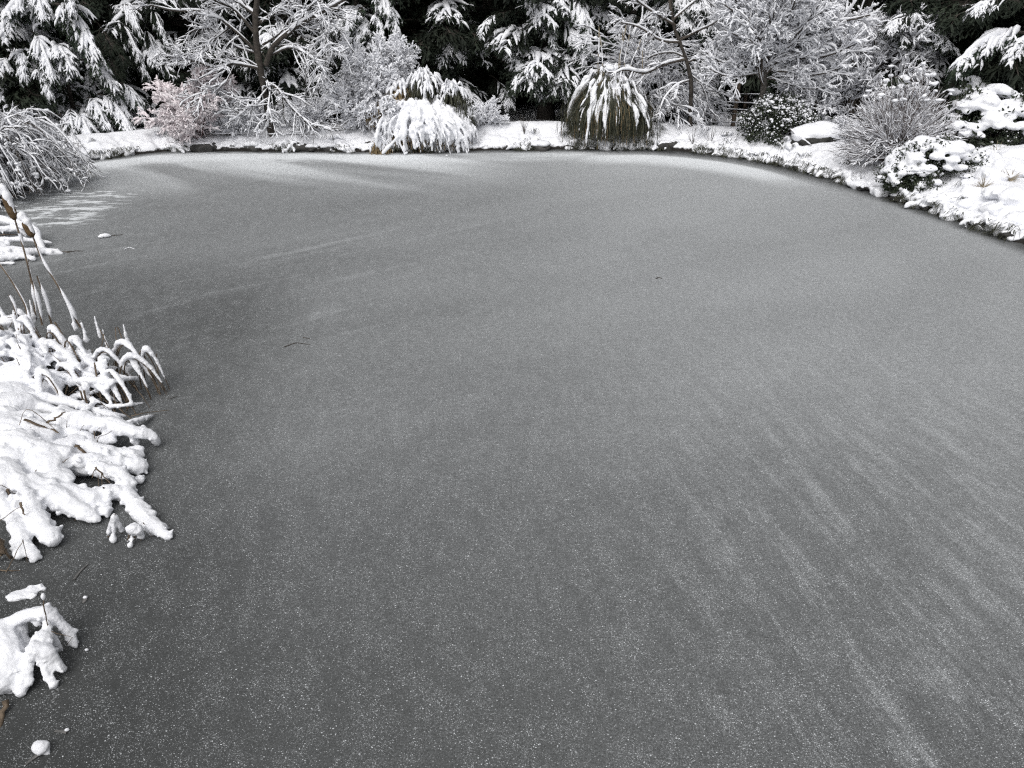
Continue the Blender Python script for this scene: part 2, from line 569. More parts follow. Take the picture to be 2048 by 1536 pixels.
# wind-blown streaks
st1 = rngmap(noise(6.4, 6, rot=R_(101), sx_=9.0, sy_=1.0, dist=0.25, rough=0.72, loc=(.3, .2, 0)), 0.42, 0.72)       # towards the viewer
st1 = mth('MULTIPLY', st1, mth('MULTIPLY', rngmap(mth('ADD', X, mth('MULTIPLY', big, 1.2)), 0.9, 2.6), rngmap(Y, 8.0, 4.2)))
st2 = rngmap(noise(2.4, 5, rot=R_(41), sx_=8.0, sy_=0.8, dist=0.5, rough=0.62), 0.52, 0.76)
st2 = mth('MULTIPLY', st2, mth('MULTIPLY', rngmap(X, 1.5, -1.5), mth('MULTIPLY', rngmap(Y, 5.5, 8.0), rngmap(Y, 13.0, 10.0))))
st3 = rngmap(noise(0.8, 5, rot=R_(-34), sx_=6.0, sy_=1.0, dist=0.5), 0.40, 0.66)
farY = rngmap(Y, 12.2, 15.8)
st3 = mth('MULTIPLY', st3, mth('MULTIPLY', farY, rngmap(X, 0.5, -2.0)))
# drifted rim along the far side, behind it a strip of bare thin ice
rim = mth('MULTIPLY', rngmap(SH, 0.25, 0.5), rngmap(SH, 1.5, 0.55))
rim = mth('MULTIPLY', rim, mth('MULTIPLY', rngmap(Y, 13.0, 15.5), rngmap(noise(0.7, 3, sx_=3.0, loc=(2, 0, 0)), 0.30, 0.62)))
bare = mth('MULTIPLY', rngmap(SH, 0.75, 0.25), mth('MULTIPLY', rngmap(X, 1.5, 3.2), rngmap(Y, 12.5, 14.5)))
rim2 = mth('MULTIPLY', mth('MULTIPLY', rngmap(SH, 0.55, 0.78), rngmap(SH, 1.9, 0.85)), mth('MULTIPLY', rngmap(X, 0.8, 2.4), mth('MULTIPLY', rngmap(Y, 13.4, 15.0), rngmap(X, 5.6, 4.2))))
rim = mth('MAXIMUM', mth('MULTIPLY', rim, rngmap(X, 2.6, 1.2)), rim2)
edge = rngmap(SH, 0.42, 0.06)
# powder patches beside the far and the left bank
pat = rngmap(noise(4.5, 6, sx_=2.2, rot=0.1, rough=0.75), 0.45, 0.58)
pw1 = mth('MULTIPLY', rngmap(Y, 15.3, 16.2), mth('MULTIPLY', rngmap(X, -0.6, -2.2), rngmap(X, -8.2, -6.0)))
pw2 = mth('MULTIPLY', mth('MULTIPLY', rngmap(X, -5.6, -6.5), rngmap(Y, 10.6, 11.4)), rngmap(Y, 14.2, 13.2))
powder = mth('MULTIPLY', pat, mth('MULTIPLY', mth('MAXIMUM', pw1, pw2), rngmap(SH, 0.05, 0.3)))
# frost cover plus tree and sky reflection gradient, painted together into film
frost_shade = mth('MULTIPLY_ADD', big, 0.12, -0.06)
frost_shade = mth('ADD', frost_shade, rngmap(X, -4.0, 4.0, -0.055, 0.085))
frost_shade = mth('ADD', frost_shade, rngmap(Y, 2.0, 6.6, 0.058, 0.225))
frost_shade = mth('ADD', frost_shade, rngmap(Y, 6.0, 12.0, 0.0, 0.06))
frost_shade = mth('ADD', frost_shade, mth('MULTIPLY', mth('MULTIPLY_ADD', mid, 0.20, -0.10), rngmap(Y, 2.0, 7.0, 0.5, 1.0)))
frost_shade = mth('MAXIMUM', frost_shade, 0.012)
frost_shade = mth('ADD', frost_shade, mth('MULTIPLY', st1, 0.055))
frost_shade = mth('ADD', frost_shade, mth('MULTIPLY', st2, 0.09))
frost_shade = mth('ADD', frost_shade, mth('MULTIPLY', st3, 0.44))
frost_shade = mth('ADD', frost_shade, mth('MULTIPLY', rim, 0.75))
frost_shade = mth('ADD', frost_shade, mth('MULTIPLY', farY, 0.08))
frost_shade = mth('MULTIPLY', frost_shade, mth('MULTIPLY_ADD', edge, -0.8, 1.0))
frost_shade = mth('MULTIPLY', frost_shade, mth('MULTIPLY_ADD', bare, -0.75, 1.0))
# dark halo round the reeds: contact shade and wet edge painted into the ice
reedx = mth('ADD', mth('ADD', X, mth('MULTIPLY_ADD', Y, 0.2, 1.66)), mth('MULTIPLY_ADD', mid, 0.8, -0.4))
wet_reed_shade = mth('MULTIPLY', rngmap(reedx, 1.3, 0.1), rngmap(Y, 10.0, 7.5))
frost_shade = mth('MULTIPLY', frost_shade, mth('MULTIPLY_ADD', wet_reed_shade, -0.45, 1.0))
gr = noise(95, 3, rough=0.75)
gr2 = noise(24, 4, rough=0.75)
gr3 = noise(230, 2, rough=0.7)
frost_shade = mth('MULTIPLY', frost_shade, rngmap(gr, 0.27, 0.73, 0.45, 1.55), clamp=True)
frost_shade = mth('MULTIPLY', frost_shade, rngmap(gr2, 0.28, 0.72, 0.78, 1.22), clamp=True)
frost_shade = mth('MULTIPLY', frost_shade, rngmap(gr3, 0.3, 0.7, 0.55, 1.45), clamp=True)
# frost grains, thick where the wind has swept them together
clumps = rngmap(noise(7.0, 5, rot=R_(100), sx_=1.8, rough=0.7), 0.32, 0.70, 0.2, 1.8)
sweep = mth('ADD', mth('MULTIPLY', st1, 1.0), mth('MULTIPLY', st2, 0.45))
def grains(scale, size, base, gain, seed):
    mp = n.new('ShaderNodeMapping'); mp.inputs['Scale'].default_value = (1, 1.35, 1); mp.inputs['Location'].default_value = (seed, seed * 2.3, 0); mp.inputs['Rotation'].default_value = (0, 0, seed)
    l.new(POS, mp.inputs['Vector'])
    v = n.new('ShaderNodeTexVoronoi'); v.feature = 'F1'; v.inputs['Scale'].default_value = scale; v.voronoi_dimensions = '2D'
    l.new(mp.outputs[0], v.inputs['Vector'])
    sc_ = n.new('ShaderNodeSeparateColor'); l.new(v.outputs['Color'], sc_.inputs[0])
    rad = mth('MULTIPLY', mth('MULTIPLY_ADD', sc_.outputs[1], 0.75, 0.25), size)
    inside = mth('LESS_THAN', mth('ADD', v.outputs['Distance'], mth('MULTIPLY_ADD', gr3, 0.3, -0.15)), rad)
    dens = mth('MULTIPLY', mth('MULTIPLY_ADD', frost_shade, 0.6, mth('MULTIPLY_ADD', sweep, gain, base)), clumps)
    on = mth('LESS_THAN', sc_.outputs[0], dens)
    return mth('MULTIPLY', mth('MULTIPLY', inside, on), mth('MULTIPLY_ADD', sc_.outputs[2], 0.75, 0.25))
g = mth('MULTIPLY', grains(92, 0.36, 0.050, 0.42, 1.0), 1.0)
g = mth('MAXIMUM', g, mth('MULTIPLY', grains(155, 0.42, 0.11, 0.80, 2.0), 0.8))
g = mth('MAXIMUM', g, mth('MULTIPLY', grains(240, 0.46, 0.16, 0.55, 3.1), 0.55))
g = mth('MULTIPLY', g, mth('MULTIPLY_ADD', edge, -0.9, 1.0))
g = mth('MULTIPLY', g, mth('MULTIPLY_ADD', bare, -0.9, 1.0))
white = mth('MAXIMUM', mth('MULTIPLY', g, 0.9), mth('MULTIPLY', powder, mth('MULTIPLY_ADD', gr2, 0.5, 0.6)))
white = mth('MAXIMUM', white, frost_shade, clamp=True)
tint = n.new('ShaderNodeMix'); tint.data_type = 'RGBA'
tint.inputs[6].default_value = (0.032, 0.033, 0.034, 1)
tint.inputs[7].default_value = (0.041, 0.043, 0.040, 1)
l.new(noise(0.3, 3, loc=(8, 2, 0)), tint.inputs[0])
mx = n.new('ShaderNodeMix'); mx.data_type = 'RGBA'
l.new(tint.outputs[2], mx.inputs[6])
mx.inputs[7].default_value = (0.83, 0.86, 0.882, 1)
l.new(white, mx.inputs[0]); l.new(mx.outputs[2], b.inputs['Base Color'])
l.new(mth('MULTIPLY_ADD', white, 0.35, 0.42), b.inputs['Roughness'])
b.inputs['Specular IOR Level'].default_value = 0.35
b.inputs['IOR'].default_value = 1.31
bp = n.new('ShaderNodeBump'); bp.inputs['Strength'].default_value = 0.25; bp.inputs['Distance'].default_value = 0.004
l.new(mth('ADD', gr, white), bp.inputs['Height']); l.new(bp.outputs[0], b.inputs['Normal'])

# ------------------------------------------------------------------ growth kept as shared pieces: conifer boughs, bare limbs, weeping shoots
def make_bough(kind, seed):
    """one conifer bough along +X, about 1 m long, drooping"""
    global rng
    rng = np.random.default_rng(seed)
    droop = {'heavy': 0.55, 'spray': 0.35, 'bare': 0.25, 'weep': 0.95}[kind]
    droop *= rng.uniform(.75, 1.3)
    u = np.linspace(0, 1, 9)
    ax = np.stack([u * (1 - 0.18 * droop * u), 0.08 * rng.normal() * u ** 2 + 0.02 * np.sin(u * 7), 0.12 * u - droop * u ** 2.0], -1)[None]
    br = spawn(ax, 30, 0.12, 0.97, (0.55, 0.95), 0.50, 5, grav=0.55 if kind != 'weep' else 1.3, flat=True, jit=0.06, shrink=0.72)
    sub = spawn(br, 9, 0.12, 1.0, (0.5, 0.9), 0.17, 4, grav=0.5 if kind != 'weep' else 1.0, flat=True, jit=0.10, shrink=0.5)
    mb = MB()
    mb.tubes(ax, taper(0.016, 0.004, 9), 5, 1)
    mb.tubes(br, taper(0.006, 0.002, 5), 3, 1)
    mb.ribbons(sub, np.array([0.006, 0.011, 0.010, 0.002]), 0)
    ndl = sub[:, 1:, :].reshape(-1, 3)
    T = np.repeat((sub[:, -1] - sub[:, 0]), 3, axis=0)
    T /= np.linalg.norm(T, axis=1, keepdims=True) + 1e-9
    for _ in range(2):
        D = T * 0.8 + rng.normal(size=T.shape) * 0.55
        D[:, 2] -= 0.15
        mb.cards(ndl, D, rng.uniform(0.03, 0.06, len(ndl)), 0.007, 0)
    wood = mb.mesh('bough_' + kind, ['needles' if kind in ('heavy', 'weep') else 'dark_needles', 'bark'], False)
    snow = None
    if kind != 'bare':
        sb = MB()
        if kind in ('heavy', 'weep'):
            k1, k2, a1, a2, xm = 1.0, 0.62, 0.034, 0.021, 0.22
        else:
            k1, k2, a1, a2, xm = 0.9, 0.55, 0.025, 0.015, 0.45
        xm = xm + rng.uniform(-.12, .2)
        far = (br[:, -1, 0] > xm) & (vnoise(br[:, 2] * 3.2 + seed) > -0.42)
        far2 = (sub[:, 0, 0] > xm) & (vnoise(sub[:, 0] * 5 + seed) > -0.25)
        snow_tubes(sb, br[far], 0.004, a1, k1, 6, lump=0.4, steep=0.3, flat=0.8)
        snow_tubes(sb, sub[far2], 0.002, a2, k2, 5, lump=0.45, steep=0.3, flat=0.8)
        a = ax[:, 3:] if kind in ('heavy', 'weep') else ax[:, 5:]
        snow_tubes(sb, a, 0.01, a1 * 1.35, 1, 7, lump=0.3, steep=0.2)
        snow = sb.mesh('bough_snow_' + kind, 'snow')
    chord = math.atan2(ax[0, -1, 2], ax[0, -1, 0])
    return dict(wood=wood, snow=snow, name='bough', L=float(np.linalg.norm(ax[0, -1])), chord=chord)

def make_limb(kind, seed, wood='twig', snowm='thin_snow'):
    """one bare limb along +X, 1 m long, with its twigs"""
    global rng
    rng = np.random.default_rng(seed)
    u = np.linspace(0, 1, 9)
    if kind == 'spread':
        ax = np.stack([u, 0.10 * np.sin(u * 4 + seed) * u, 0.10 * u + 0.06 * np.sin(u * 5 + seed)], -1)[None]
        b1 = spawn(ax, 12, 0.10, 0.97, (0.4, 0.9), 0.50, 6, grav=0.1, jit=0.13, shrink=0.55, up=0.12)
        b2 = spawn(b1, 7, 0.10, 1.0, (0.4, 1.0), 0.22, 5, grav=0.15, jit=0.16, shrink=0.45)
        b3 = spawn(b2, 3, 0.15, 1.0, (0.4, 1.0), 0.09, 4, grav=0.1, jit=0.16, shrink=0.4)
        rad = (0.015, 0.006, 0.0032, 0.002); am = (0.020, 0.0185, 0.0155, 0.012); kp = (1, 1, 1, 0.85)
    elif kind == 'weep':
        ax = np.stack([u * 0.85, 0.10 * np.sin(u * 4 + seed) * u, 0.35 * u - 0.75 * u ** 2.4], -1)[None]
        b1 = spawn(ax, 11, 0.2, 1.0, (0.2, 0.7), 0.60, 7, grav=1.1, jit=0.10, shrink=0.4)
        b2 = spawn(b1, 5, 0.2, 1.0, (0.3, 0.8), 0.24, 5, grav=0.9, jit=0.12, shrink=0.4)
        b3 = spawn(b2, 2, 0.2, 1.0, (0.3, 0.8), 0.09, 4, grav=0.5, jit=0.15, shrink=0.4)
        rad = (0.013, 0.006, 0.0032, 0.002); am = (0.018, 0.016, 0.0135, 0.010); kp = (1, 1, 0.9, 0.7)
    elif kind == 'dense':                      # fine, feathery shrub shoot, thickly coated
        ax = np.stack([u, 0.06 * np.sin(u * 4 + seed) * u, 0.22 * u - 0.18 * u ** 2], -1)[None]
        b1 = spawn(ax, 16, 0.08, 1.0, (0.4, 0.9), 0.40, 6, grav=0.35, jit=0.12, shrink=0.6)
        b2 = spawn(b1, 8, 0.08, 1.0, (0.4, 1.0), 0.16, 4, grav=0.3, jit=0.15, shrink=0.4)
        b3 = spawn(b2, 2, 0.2, 1.0, (0.4, 1.0), 0.07, 4, grav=0.3, jit=0.15, shrink=0.4)
        rad = (0.012, 0.005, 0.003, 0.002); am = (0.027, 0.024, 0.020, 0.015); kp = (1, 1, 1, 0.85)
    mb, sb = MB(), MB()
    for P, r, a, k in zip((ax, b1, b2, b3), rad, am, kp):
        K = P.shape[1]
        mb.tubes(P, taper(r, r * 0.45, K), 4 if K > 5 else 3)
        snow_tubes(sb, P, r * 0.7, a, k, 5 if K > 5 else 4, steep=0.55, lump=0.5)
    # plump pads of snow caught in forks
    f = b1[:, rng.integers(1, 4)]
    sb.blobs(f[:: 2] + [0, 0, 0.02], rng.uniform(0.018, 0.034, len(f[::2])), 0.4, sub=1)
    return dict(wood=mb.mesh('limb_' + kind, wood), snow=sb.mesh('limb_snow_' + kind, snowm), name='limb', L=1.0,
                chord=math.atan2(ax[0, -1, 2], ax[0, -1, 0]))

TPL = {k: [make_bough(k, 100 + 7 * i + len(k) * 31) for i in range(c)] for k, c in (('heavy', 6), ('spray', 6), ('bare', 3), ('weep', 3))}
TPL['limb'] = [make_limb('spread', 300 + i) for i in range(4)]
TPL['droop'] = [make_limb('weep', 330 + i, 'twig') for i in range(3)]
TPL['fine'] = [make_limb('dense', 360 + i, 'twig') for i in range(3)]
TPL['red'] = [make_limb('dense', 380 + i, 'red_twig', 'pink_snow') for i in range(2)]
rng = np.random.default_rng(5)

def place(root, tpl, loc, az, tilt, size, wide=1.0):
    """hang a copy of a shared piece on a plant; loc in world units"""
    m = Matrix.Translation(Vector(loc) - root.location) @ Matrix.Rotation(az, 4, 'Z') @ Matrix.Rotation(-tilt, 4, 'Y') @ Matrix.Diagonal((size, size * wide, size, 1))
    o = obj(tpl['name'], tpl['wood'], root)
    o.matrix_local = m
    if tpl['snow'] is not None:
        obj('snow', tpl['snow'], o)
    return o
def hero(root, kind, p0, p1, Y0, Y1, wide=1.0, i=None):
    """a bough reaching from one photo position to another, at given distances"""
    a, c = aty(*p0, Y0), aty(*p1, Y1)
    t = TPL[kind][rng.integers(len(TPL[kind])) if i is None else i]
    d = c - a
    L = np.linalg.norm(d)
    place(root, t, a, math.atan2(d[1], d[0]), math.atan2(d[2], math.hypot(d[0], d[1])) - t['chord'], L / t['L'], wide)

def trunk_mesh(pts, r0, r1, matn='bark', S=9, K=14, snow=False):
    P = smooth_path(pts, K)
    mb = MB()
    r = np.linspace(r0, r1, K) * (1 + 0.08 * rng.normal(size=K))
    r[0] *= 1.35
    mb.tubes(P[None], r, S)
    return mb.mesh('trunk', matn)

def conifer(label, px, Y, H, reach, kinds, n, z0=0.3, heroes=(), sink=0.0, face=None, group=None, name='conifer_tree', upper=True):
    x = aty(px, 300, Y)[0]
    z = gz(x, Y)
    root = thing(name, label, 'conifer', (x, Y, z), group)
    lean = rng.uniform(-0.2, 0.2, 2)
    obj('trunk', trunk_mesh([(0, 0, -0.2), (lean[0] * .3, lean[1] * .3, H * .4), (lean[0], lean[1], H)], 0.05 + H * 0.016, 0.02), root)
    for h in heroes:
        hero(root, *h)
    for k in range(n):
        t = (k + rng.random()) / n
        hz = z0 + (H - z0) * t ** 1.35
        az = k * 2.39996 + rng.uniform(-.4, .4)
        if face is not None and rng.random() < 0.45:
            az = face + rng.normal() * 0.7
        L = reach * (1 - t ** 1.35) ** 0.75 * rng.uniform(0.75, 1.15) + 0.25
        kd = kinds[rng.integers(len(kinds))]
        tp = TPL[kd][rng.integers(len(TPL[kd]))]
        place(root, tp, (x, Y, z + hz), az, rng.uniform(-0.15, 0.2) + 0.25 * t, L)
    return root

# ------------------------------------------------------------------ woods
F = -math.pi / 2
conifer('tall conifer with thick snowy boughs at the far left bank', 40, 20.0, 9.0, 2.4, ['heavy', 'heavy', 'bare'], 60, 0.5, face=F + 0.5, heroes=[
    ('heavy', (70, -10), (8, 74), 19.2, 18.2, 0.8), ('heavy', (75, -15), (92, 40), 19.0, 18.3, 0.7), ('heavy', (105, 8), (203, 122), 19.2, 18.2, 0.6),
    ('heavy', (62, 62), (112, 160), 18.9, 18.2, 0.6), ('heavy', (75, 130), (106, 200), 18.8, 18.2, 0.7), ('heavy', (105, 90), (152, 150), 18.9, 18.1, 0.8),
    ('heavy', (140, -20), (150, 34), 19.0, 18.2, 0.7), ('heavy', (20, 110), (0, 190), 18.9, 18.0, 0.8), ('heavy', (160, 120), (232, 184), 19.2, 18.3, 0.55),
    ('heavy', (50, 95), (52, 165), 18.9, 18.1, 0.7), ('heavy', (120, 30), (160, 90), 19.4, 18.6, 0.7)])
conifer('slim dark conifer with thin drooping sprays behind the red shrub', 250, 21.5, 9.0, 1.9, ['bare', 'weep', 'spray', 'bare'], 60, 0.4, face=F, heroes=[
    ('weep', (225, 40), (296, 160), 20.6, 19.9, 0.45), ('weep', (245, 10), (292, 80), 20.6, 19.9, 0.5), ('weep', (285, 60), (325, 150), 20.8, 20.1, 0.5),
    ('bare', (190, 40), (230, 130), 20.3, 19.6, 0.9), ('bare', (200, 80), (250, 150), 20.3, 19.6, 0.9), ('weep', (300, 20), (335, 95), 20.8, 20.1, 0.5),
    ('spray', (270, 110), (345, 148), 20.8, 20.1, 0.6), ('weep', (320, 70), (365, 130), 20.8, 20.2, 0.5)])
conifer('low young conifer weighed down by snow on the far left bank', 165, 19.2, 1.5, 1.0, ['heavy'], 14, 0.2, face=F, name='young_conifer', heroes=[
    ('heavy', (195, 188), (266, 262), 18.9, 18.2, 0.6), ('heavy', (175, 195), (218, 255), 18.8, 18.1, 0.7), ('heavy', (150, 225), (192, 288), 18.7, 18.0, 0.7),
    ('heavy', (215, 180), (262, 240), 19.0, 18.4, 0.6), ('heavy', (240, 165), (290, 245), 19.1, 18.5, 0.5), ('heavy', (140, 215), (150, 285), 18.6, 18.0, 0.8)])
conifer('dark conifer behind the spreading bare tree', 420, 22.0, 9.5, 2.2, ['spray', 'bare', 'spray'], 70, 0.4, face=F)
conifer('dark conifer between the bare tree and the white shrub', 610, 22.5, 9.0, 2.1, ['spray', 'bare', 'spray'], 66, 0.4, face=F)
conifer('narrow conifer coated white to its tip above the white shrub', 738, 20.2, 6.0, 1.0, ['heavy', 'heavy', 'spray'], 52, 0.8, face=F, heroes=[
    ('heavy', (740, -20), (800, 74), 19.8, 19.2, 0.55), ('heavy', (735, 10), (690, 70), 19.8, 19.2, 0.6), ('heavy', (745, 20), (770, 90), 19.8, 19.2, 0.6), ('heavy', (730, 50), (715, 110), 19.8, 19.2, 0.6)])
conifer('black-green conifer almost bare of snow left of the tall central one', 880, 21.5, 9.5, 2.2, ['bare', 'bare', 'bare', 'spray'], 70, 1.1, face=F, heroes=[
    ('spray', (880, 75), (975, 120), 20.6, 19.6, 0.8), ('spray', (885, 150), (955, 205), 20.4, 19.5, 0.8), ('spray', (880, 60), (905, 130), 20.4, 19.6, 0.8), ('spray', (980, 150), (1025, 210), 20.4, 19.6, 0.8),
    ('spray', (920, 170), (960, 225), 20.0, 19.3, 0.8)])
conifer('tall central conifer with hanging snow tipped boughs beside the fountain grass', 1090, 20.6, 9.5, 2.0, ['spray', 'bare', 'spray', 'bare'], 60, 1.35, face=F, heroes=[
    ('heavy', (1010, -30), (1082, 42), 19.8, 19.0, 0.7), ('heavy', (1130, -20), (1180, 100), 19.8, 19.1, 0.6), ('spray', (1000, 60), (1045, 100), 19.6, 19.0, 0.9),
    ('heavy', (1075, 50), (1108, 95), 19.6, 18.9, 0.8), ('heavy', (1120, 40), (1172, 140), 19.7, 19.0, 0.5), ('heavy', (1010, 95), (1042, 150), 19.6, 18.9, 0.8),
    ('spray', (1040, 110), (1072, 152), 19.6, 18.9, 0.8), ('spray', (1080, 105), (1118, 155), 19.6, 18.9, 0.8), ('heavy', (1050, 155), (1082, 200), 19.5, 18.8, 0.9),
    ('spray', (1090, 160), (1140, 195), 19.6, 18.9, 0.7), ('heavy', (1150, 70), (1182, 110), 19.7, 19.0, 0.8), ('heavy', (1100, -20), (1130, 30), 19.7, 19.0, 0.8),
    ('spray', (1000, 25), (965, 70), 19.7, 19.0, 0.8), ('spray', (1150, 140), (1180, 180), 19.7, 19.0, 0.8)])
conifer('conifer with plump snow pads above the fountain grass plumes', 1245, 21.0, 8.5, 1.6, ['spray', 'heavy', 'bare'], 56, 0.5, face=F, heroes=[
    ('heavy', (1195, 0), (1215, 55), 20.2, 19.5, 0.9), ('heavy', (1250, 30), (1275, 65), 20.2, 19.6, 0.9), ('heavy', (1225, 55), (1245, 90), 20.1, 19.5, 0.9)])
conifer('weeping conifer with pale hanging curtains behind the crooked bare tree', 1345, 21.2, 6.5, 1.5, ['weep', 'weep', 'spray'], 56, 0.6, face=F, heroes=[
    ('weep', (1370, 120), (1400, 215), 20.4, 19.9, 0.5), ('weep', (1340, 140), (1352, 240), 20.4, 19.9, 0.6), ('weep', (1390, 100), (1408, 180), 20.4, 19.9, 0.5)])
conifer('dark conifer behind the wire fence and the round headed tree', 1500, 23.0, 9.0, 2.2, ['spray', 'bare'], 64, 0.4, face=F)
conifer('dark conifer behind the boulder and twiggy shrubs', 1690, 22.5, 9.0, 2.0, ['spray', 'bare', 'spray'], 60, 0.4, face=F)
conifer('shadowy conifer with level snowy sprays behind the broom shrub', 1880, 18.5, 9.5, 2.2, ['bare', 'bare', 'spray'], 70, 0.6, face=F, heroes=[
    ('spray', (1840, 60), (1910, 100), 17.6, 16.6, 0.9), ('spray', (1880, 45), (1960, 15), 17.6, 16.8, 0.6), ('spray', (1830, 30), (1780, 60), 17.6, 16.9, 0.8),
    ('spray', (1790, 100), (1850, 125), 17.8, 17.0, 0.6), ('spray', (1780, 60), (1810, 90), 17.8, 17.0, 0.9), ('spray', (1800, 20), (1850, 50), 17.8, 17.0, 0.8)])
conifer('shadowy conifer with white bough ends at the far right edge', 2060, 16.5, 9.0, 2.3, ['bare', 'bare', 'spray'], 60, 0.6, face=F - 0.4, heroes=[
    ('heavy', (2060, 70), (1915, 135), 15.6, 14.8, 0.45), ('heavy', (2080, 85), (2020, 120), 15.4, 14.6, 0.7), ('spray', (2040, 5), (1950, 20), 15.6, 15.0, 0.7)])
for px, Y, H in [(-160, 18.5, 10), (120, 24.5, 11), (340, 25.5, 11), (520, 26, 11), (700, 25, 11), (800, 25.5, 11.5), (980, 24.5, 11.5), (1170, 25, 11), (1300, 26, 11), (1400, 25, 11), (1600, 25.5, 11), (1780, 23, 11), (1960, 21.5, 11), (2180, 19, 11)]:
    conifer('tall dark conifer standing deep in the woods behind the garden', px, Y, H, 2.4, ['bare', 'bare', 'bare', 'spray'], 60, 0.2, group='dark conifers deep in the woods')

# the far wood, which reads as one dark mass
mb = MB()
N = 42000
a = rng.uniform(-0.75, math.pi + 0.75, N)
r = rng.uniform(20, 30, N)
C = np.stack([r * np.cos(a) * 1.05, 8 + r * np.sin(a), 0.2 + 12.5 * rng.random(N) ** 0.9], -1)
ok = ~((np.abs(C[:, 0]) < 16) & (C[:, 1] < 27.5))
C = C[ok]
mb.cards(C, rng.normal(size=C.shape) * [1, 1, .5] + [0, 0, -.5], rng.uniform(0.5, 1.1, len(C)), rng.uniform(0.12, 0.28, len(C)), 0)
a = rng.uniform(-0.7, math.pi + 0.7, 120)
r = rng.uniform(21, 30, 120)
bx, by = r * np.cos(a) * 1.05, 8 + r * np.sin(a)
ok = ~((np.abs(bx) < 16) & (by < 27.5))
bx, by = bx[ok], by[ok]
P = np.stack([np.stack([bx, by, np.full_like(bx, -0.2)], -1), np.stack([bx, by, np.full_like(bx, 6.)], -1), np.stack([bx, by, np.full_like(bx, 13.)], -1)], 1)
mb.tubes(P, np.array([0.22, 0.16, 0.05]), 7, 1)
tag(obj('forest', mb.mesh('forest', ['dark_needles', 'bark'], False)), 'dark wood closing off the view behind the garden', None, None, 'stuff')

# ------------------------------------------------------------------ bare trees traced limb by limb
def px_path(pts, Y, K=12, dy=0.0):
    n_ = len(pts)
    return smooth_path([aty(x, y, Y + dy * k / max(1, n_ - 1)) for k, (x, y) in enumerate(pts)], K)
def limb_part(root, P, r0, n1=9, n2=6, n3=3, l1=0.55, l2=0.24, l3=0.1, grav=0.15, wood='bark', snowm='snow', am=1.0, lump=0.55, up=0.05, fork=(0.4, 1.0)):
    P = off(P, root.location)[None]
    K = P.shape[1]
    b1 = spawn(P, n1, 0.15, 1.0, fork, l1, 7, grav=grav, jit=0.14, shrink=0.4, up=up)
    b2 = spawn(b1, n2, 0.12, 1.0, (0.4, 1.0), l2, 5, grav=grav, jit=0.16, shrink=0.4)
    b3 = spawn(b2, n3, 0.2, 1.0, (0.4, 1.0), l3, 4, grav=grav, jit=0.16, shrink=0.4) if n3 else b2[:0]
    mb, sb = MB(), MB()
    mb.tubes(P, taper(r0, r0 * 0.3, K), 7)
    mb.tubes(b1, taper(r0 * 0.32, 0.005, 7), 5)
    mb.tubes(b2, taper(0.006, 0.003, 5), 3)
    snow_tubes(sb, P, r0 * 0.6, (r0 * 0.55 + 0.018) * am, 1, 7, lump=0.35)
    snow_tubes(sb, b1, 0.008, 0.022 * am, 1, 6, lump=0.45)
    snow_tubes(sb, b2, 0.004, 0.016 * am, 0.9, 5, lump=0.5)
    if n3:
        mb.tubes(b3, taper(0.004, 0.002, 4), 3)
        snow_tubes(sb, b3, 0.002, 0.012 * am, 0.75, 4, lump=0.5)
    o = obj('limb', mb.mesh('limb', wood), root)
    obj('snow', sb.mesh('limb_snow', snowm), o)

p = on_ground(543, 275)
YB = p[1] + 0.1
t1 = thing('bare_tree', 'bare tree with wide snow lined limbs and brown trunk on the far bank', 'tree', p)
obj('trunk', trunk_mesh([off(v, p) for v in (p - [0, 0, .15], aty(540, 250, YB), aty(530, 190, YB), aty(516, 110, YB), aty(511, 40, YB), aty(518, -60, YB), aty(510, -200, YB))], 0.082, 0.05, 'bark', 10, 20), t1)
for pts, r, dy in [([(532, 130), (545, 95), (580, 62), (625, 35), (675, 8), (730, -25)], 0.058, -0.5), ([(526, 140), (500, 133), (465, 128), (430, 137), (392, 122), (360, 128)], 0.034, -0.6),
                   ([(534, 165), (556, 178), (575, 205), (600, 232), (632, 255)], 0.034, -0.7), ([(517, 108), (480, 70), (440, 38), (400, 22), (352, 22), (300, 10)], 0.034, -0.4),
                   ([(512, 50), (560, 18), (600, -25)], 0.04, 0.4), ([(512, 30), (470, -4), (440, -50)], 0.04, 0.3), ([(540, 112), (580, 95), (615, 110), (640, 132), (655, 160)], 0.024, -0.8),
                   ([(519, 108), (470, 92), (430, 60), (405, 55), (370, 70)], 0.024, 0.5), ([(536, 175), (520, 195), (500, 215), (470, 228)], 0.02, -0.6),
                   ([(534, 160), (540, 180), (537, 210), (533, 240)], 0.022, -0.6), ([(514, 72), (470, 20), (430, 0), (390, -40)], 0.034, -0.3), ([(525, 90), (560, 66), (590, 30), (640, 42)], 0.026, 0.5),
                   ([(512, 10), (520, -60), (600, -120)], 0.04, 0), ([(512, 0), (480, -70), (420, -130)], 0.04, 0.2), ([(600, 50), (612, 22), (650, -10)], 0.022, -0.5), ([(528, 140), (480, 118), (450, 165), (415, 178), (400, 200)], 0.018, -0.7), ([(460, 55), (430, 78), (410, 105), (370, 110)], 0.018, -0.5), ([(640, 28), (660, 50), (655, 80), (668, 105)], 0.018, -0.7)]:
    limb_part(t1, px_path(pts, YB, 14, dy), r, 12, 6, 2, 0.72, 0.32, 0.12, am=0.92, up=-0.05, grav=0.25)

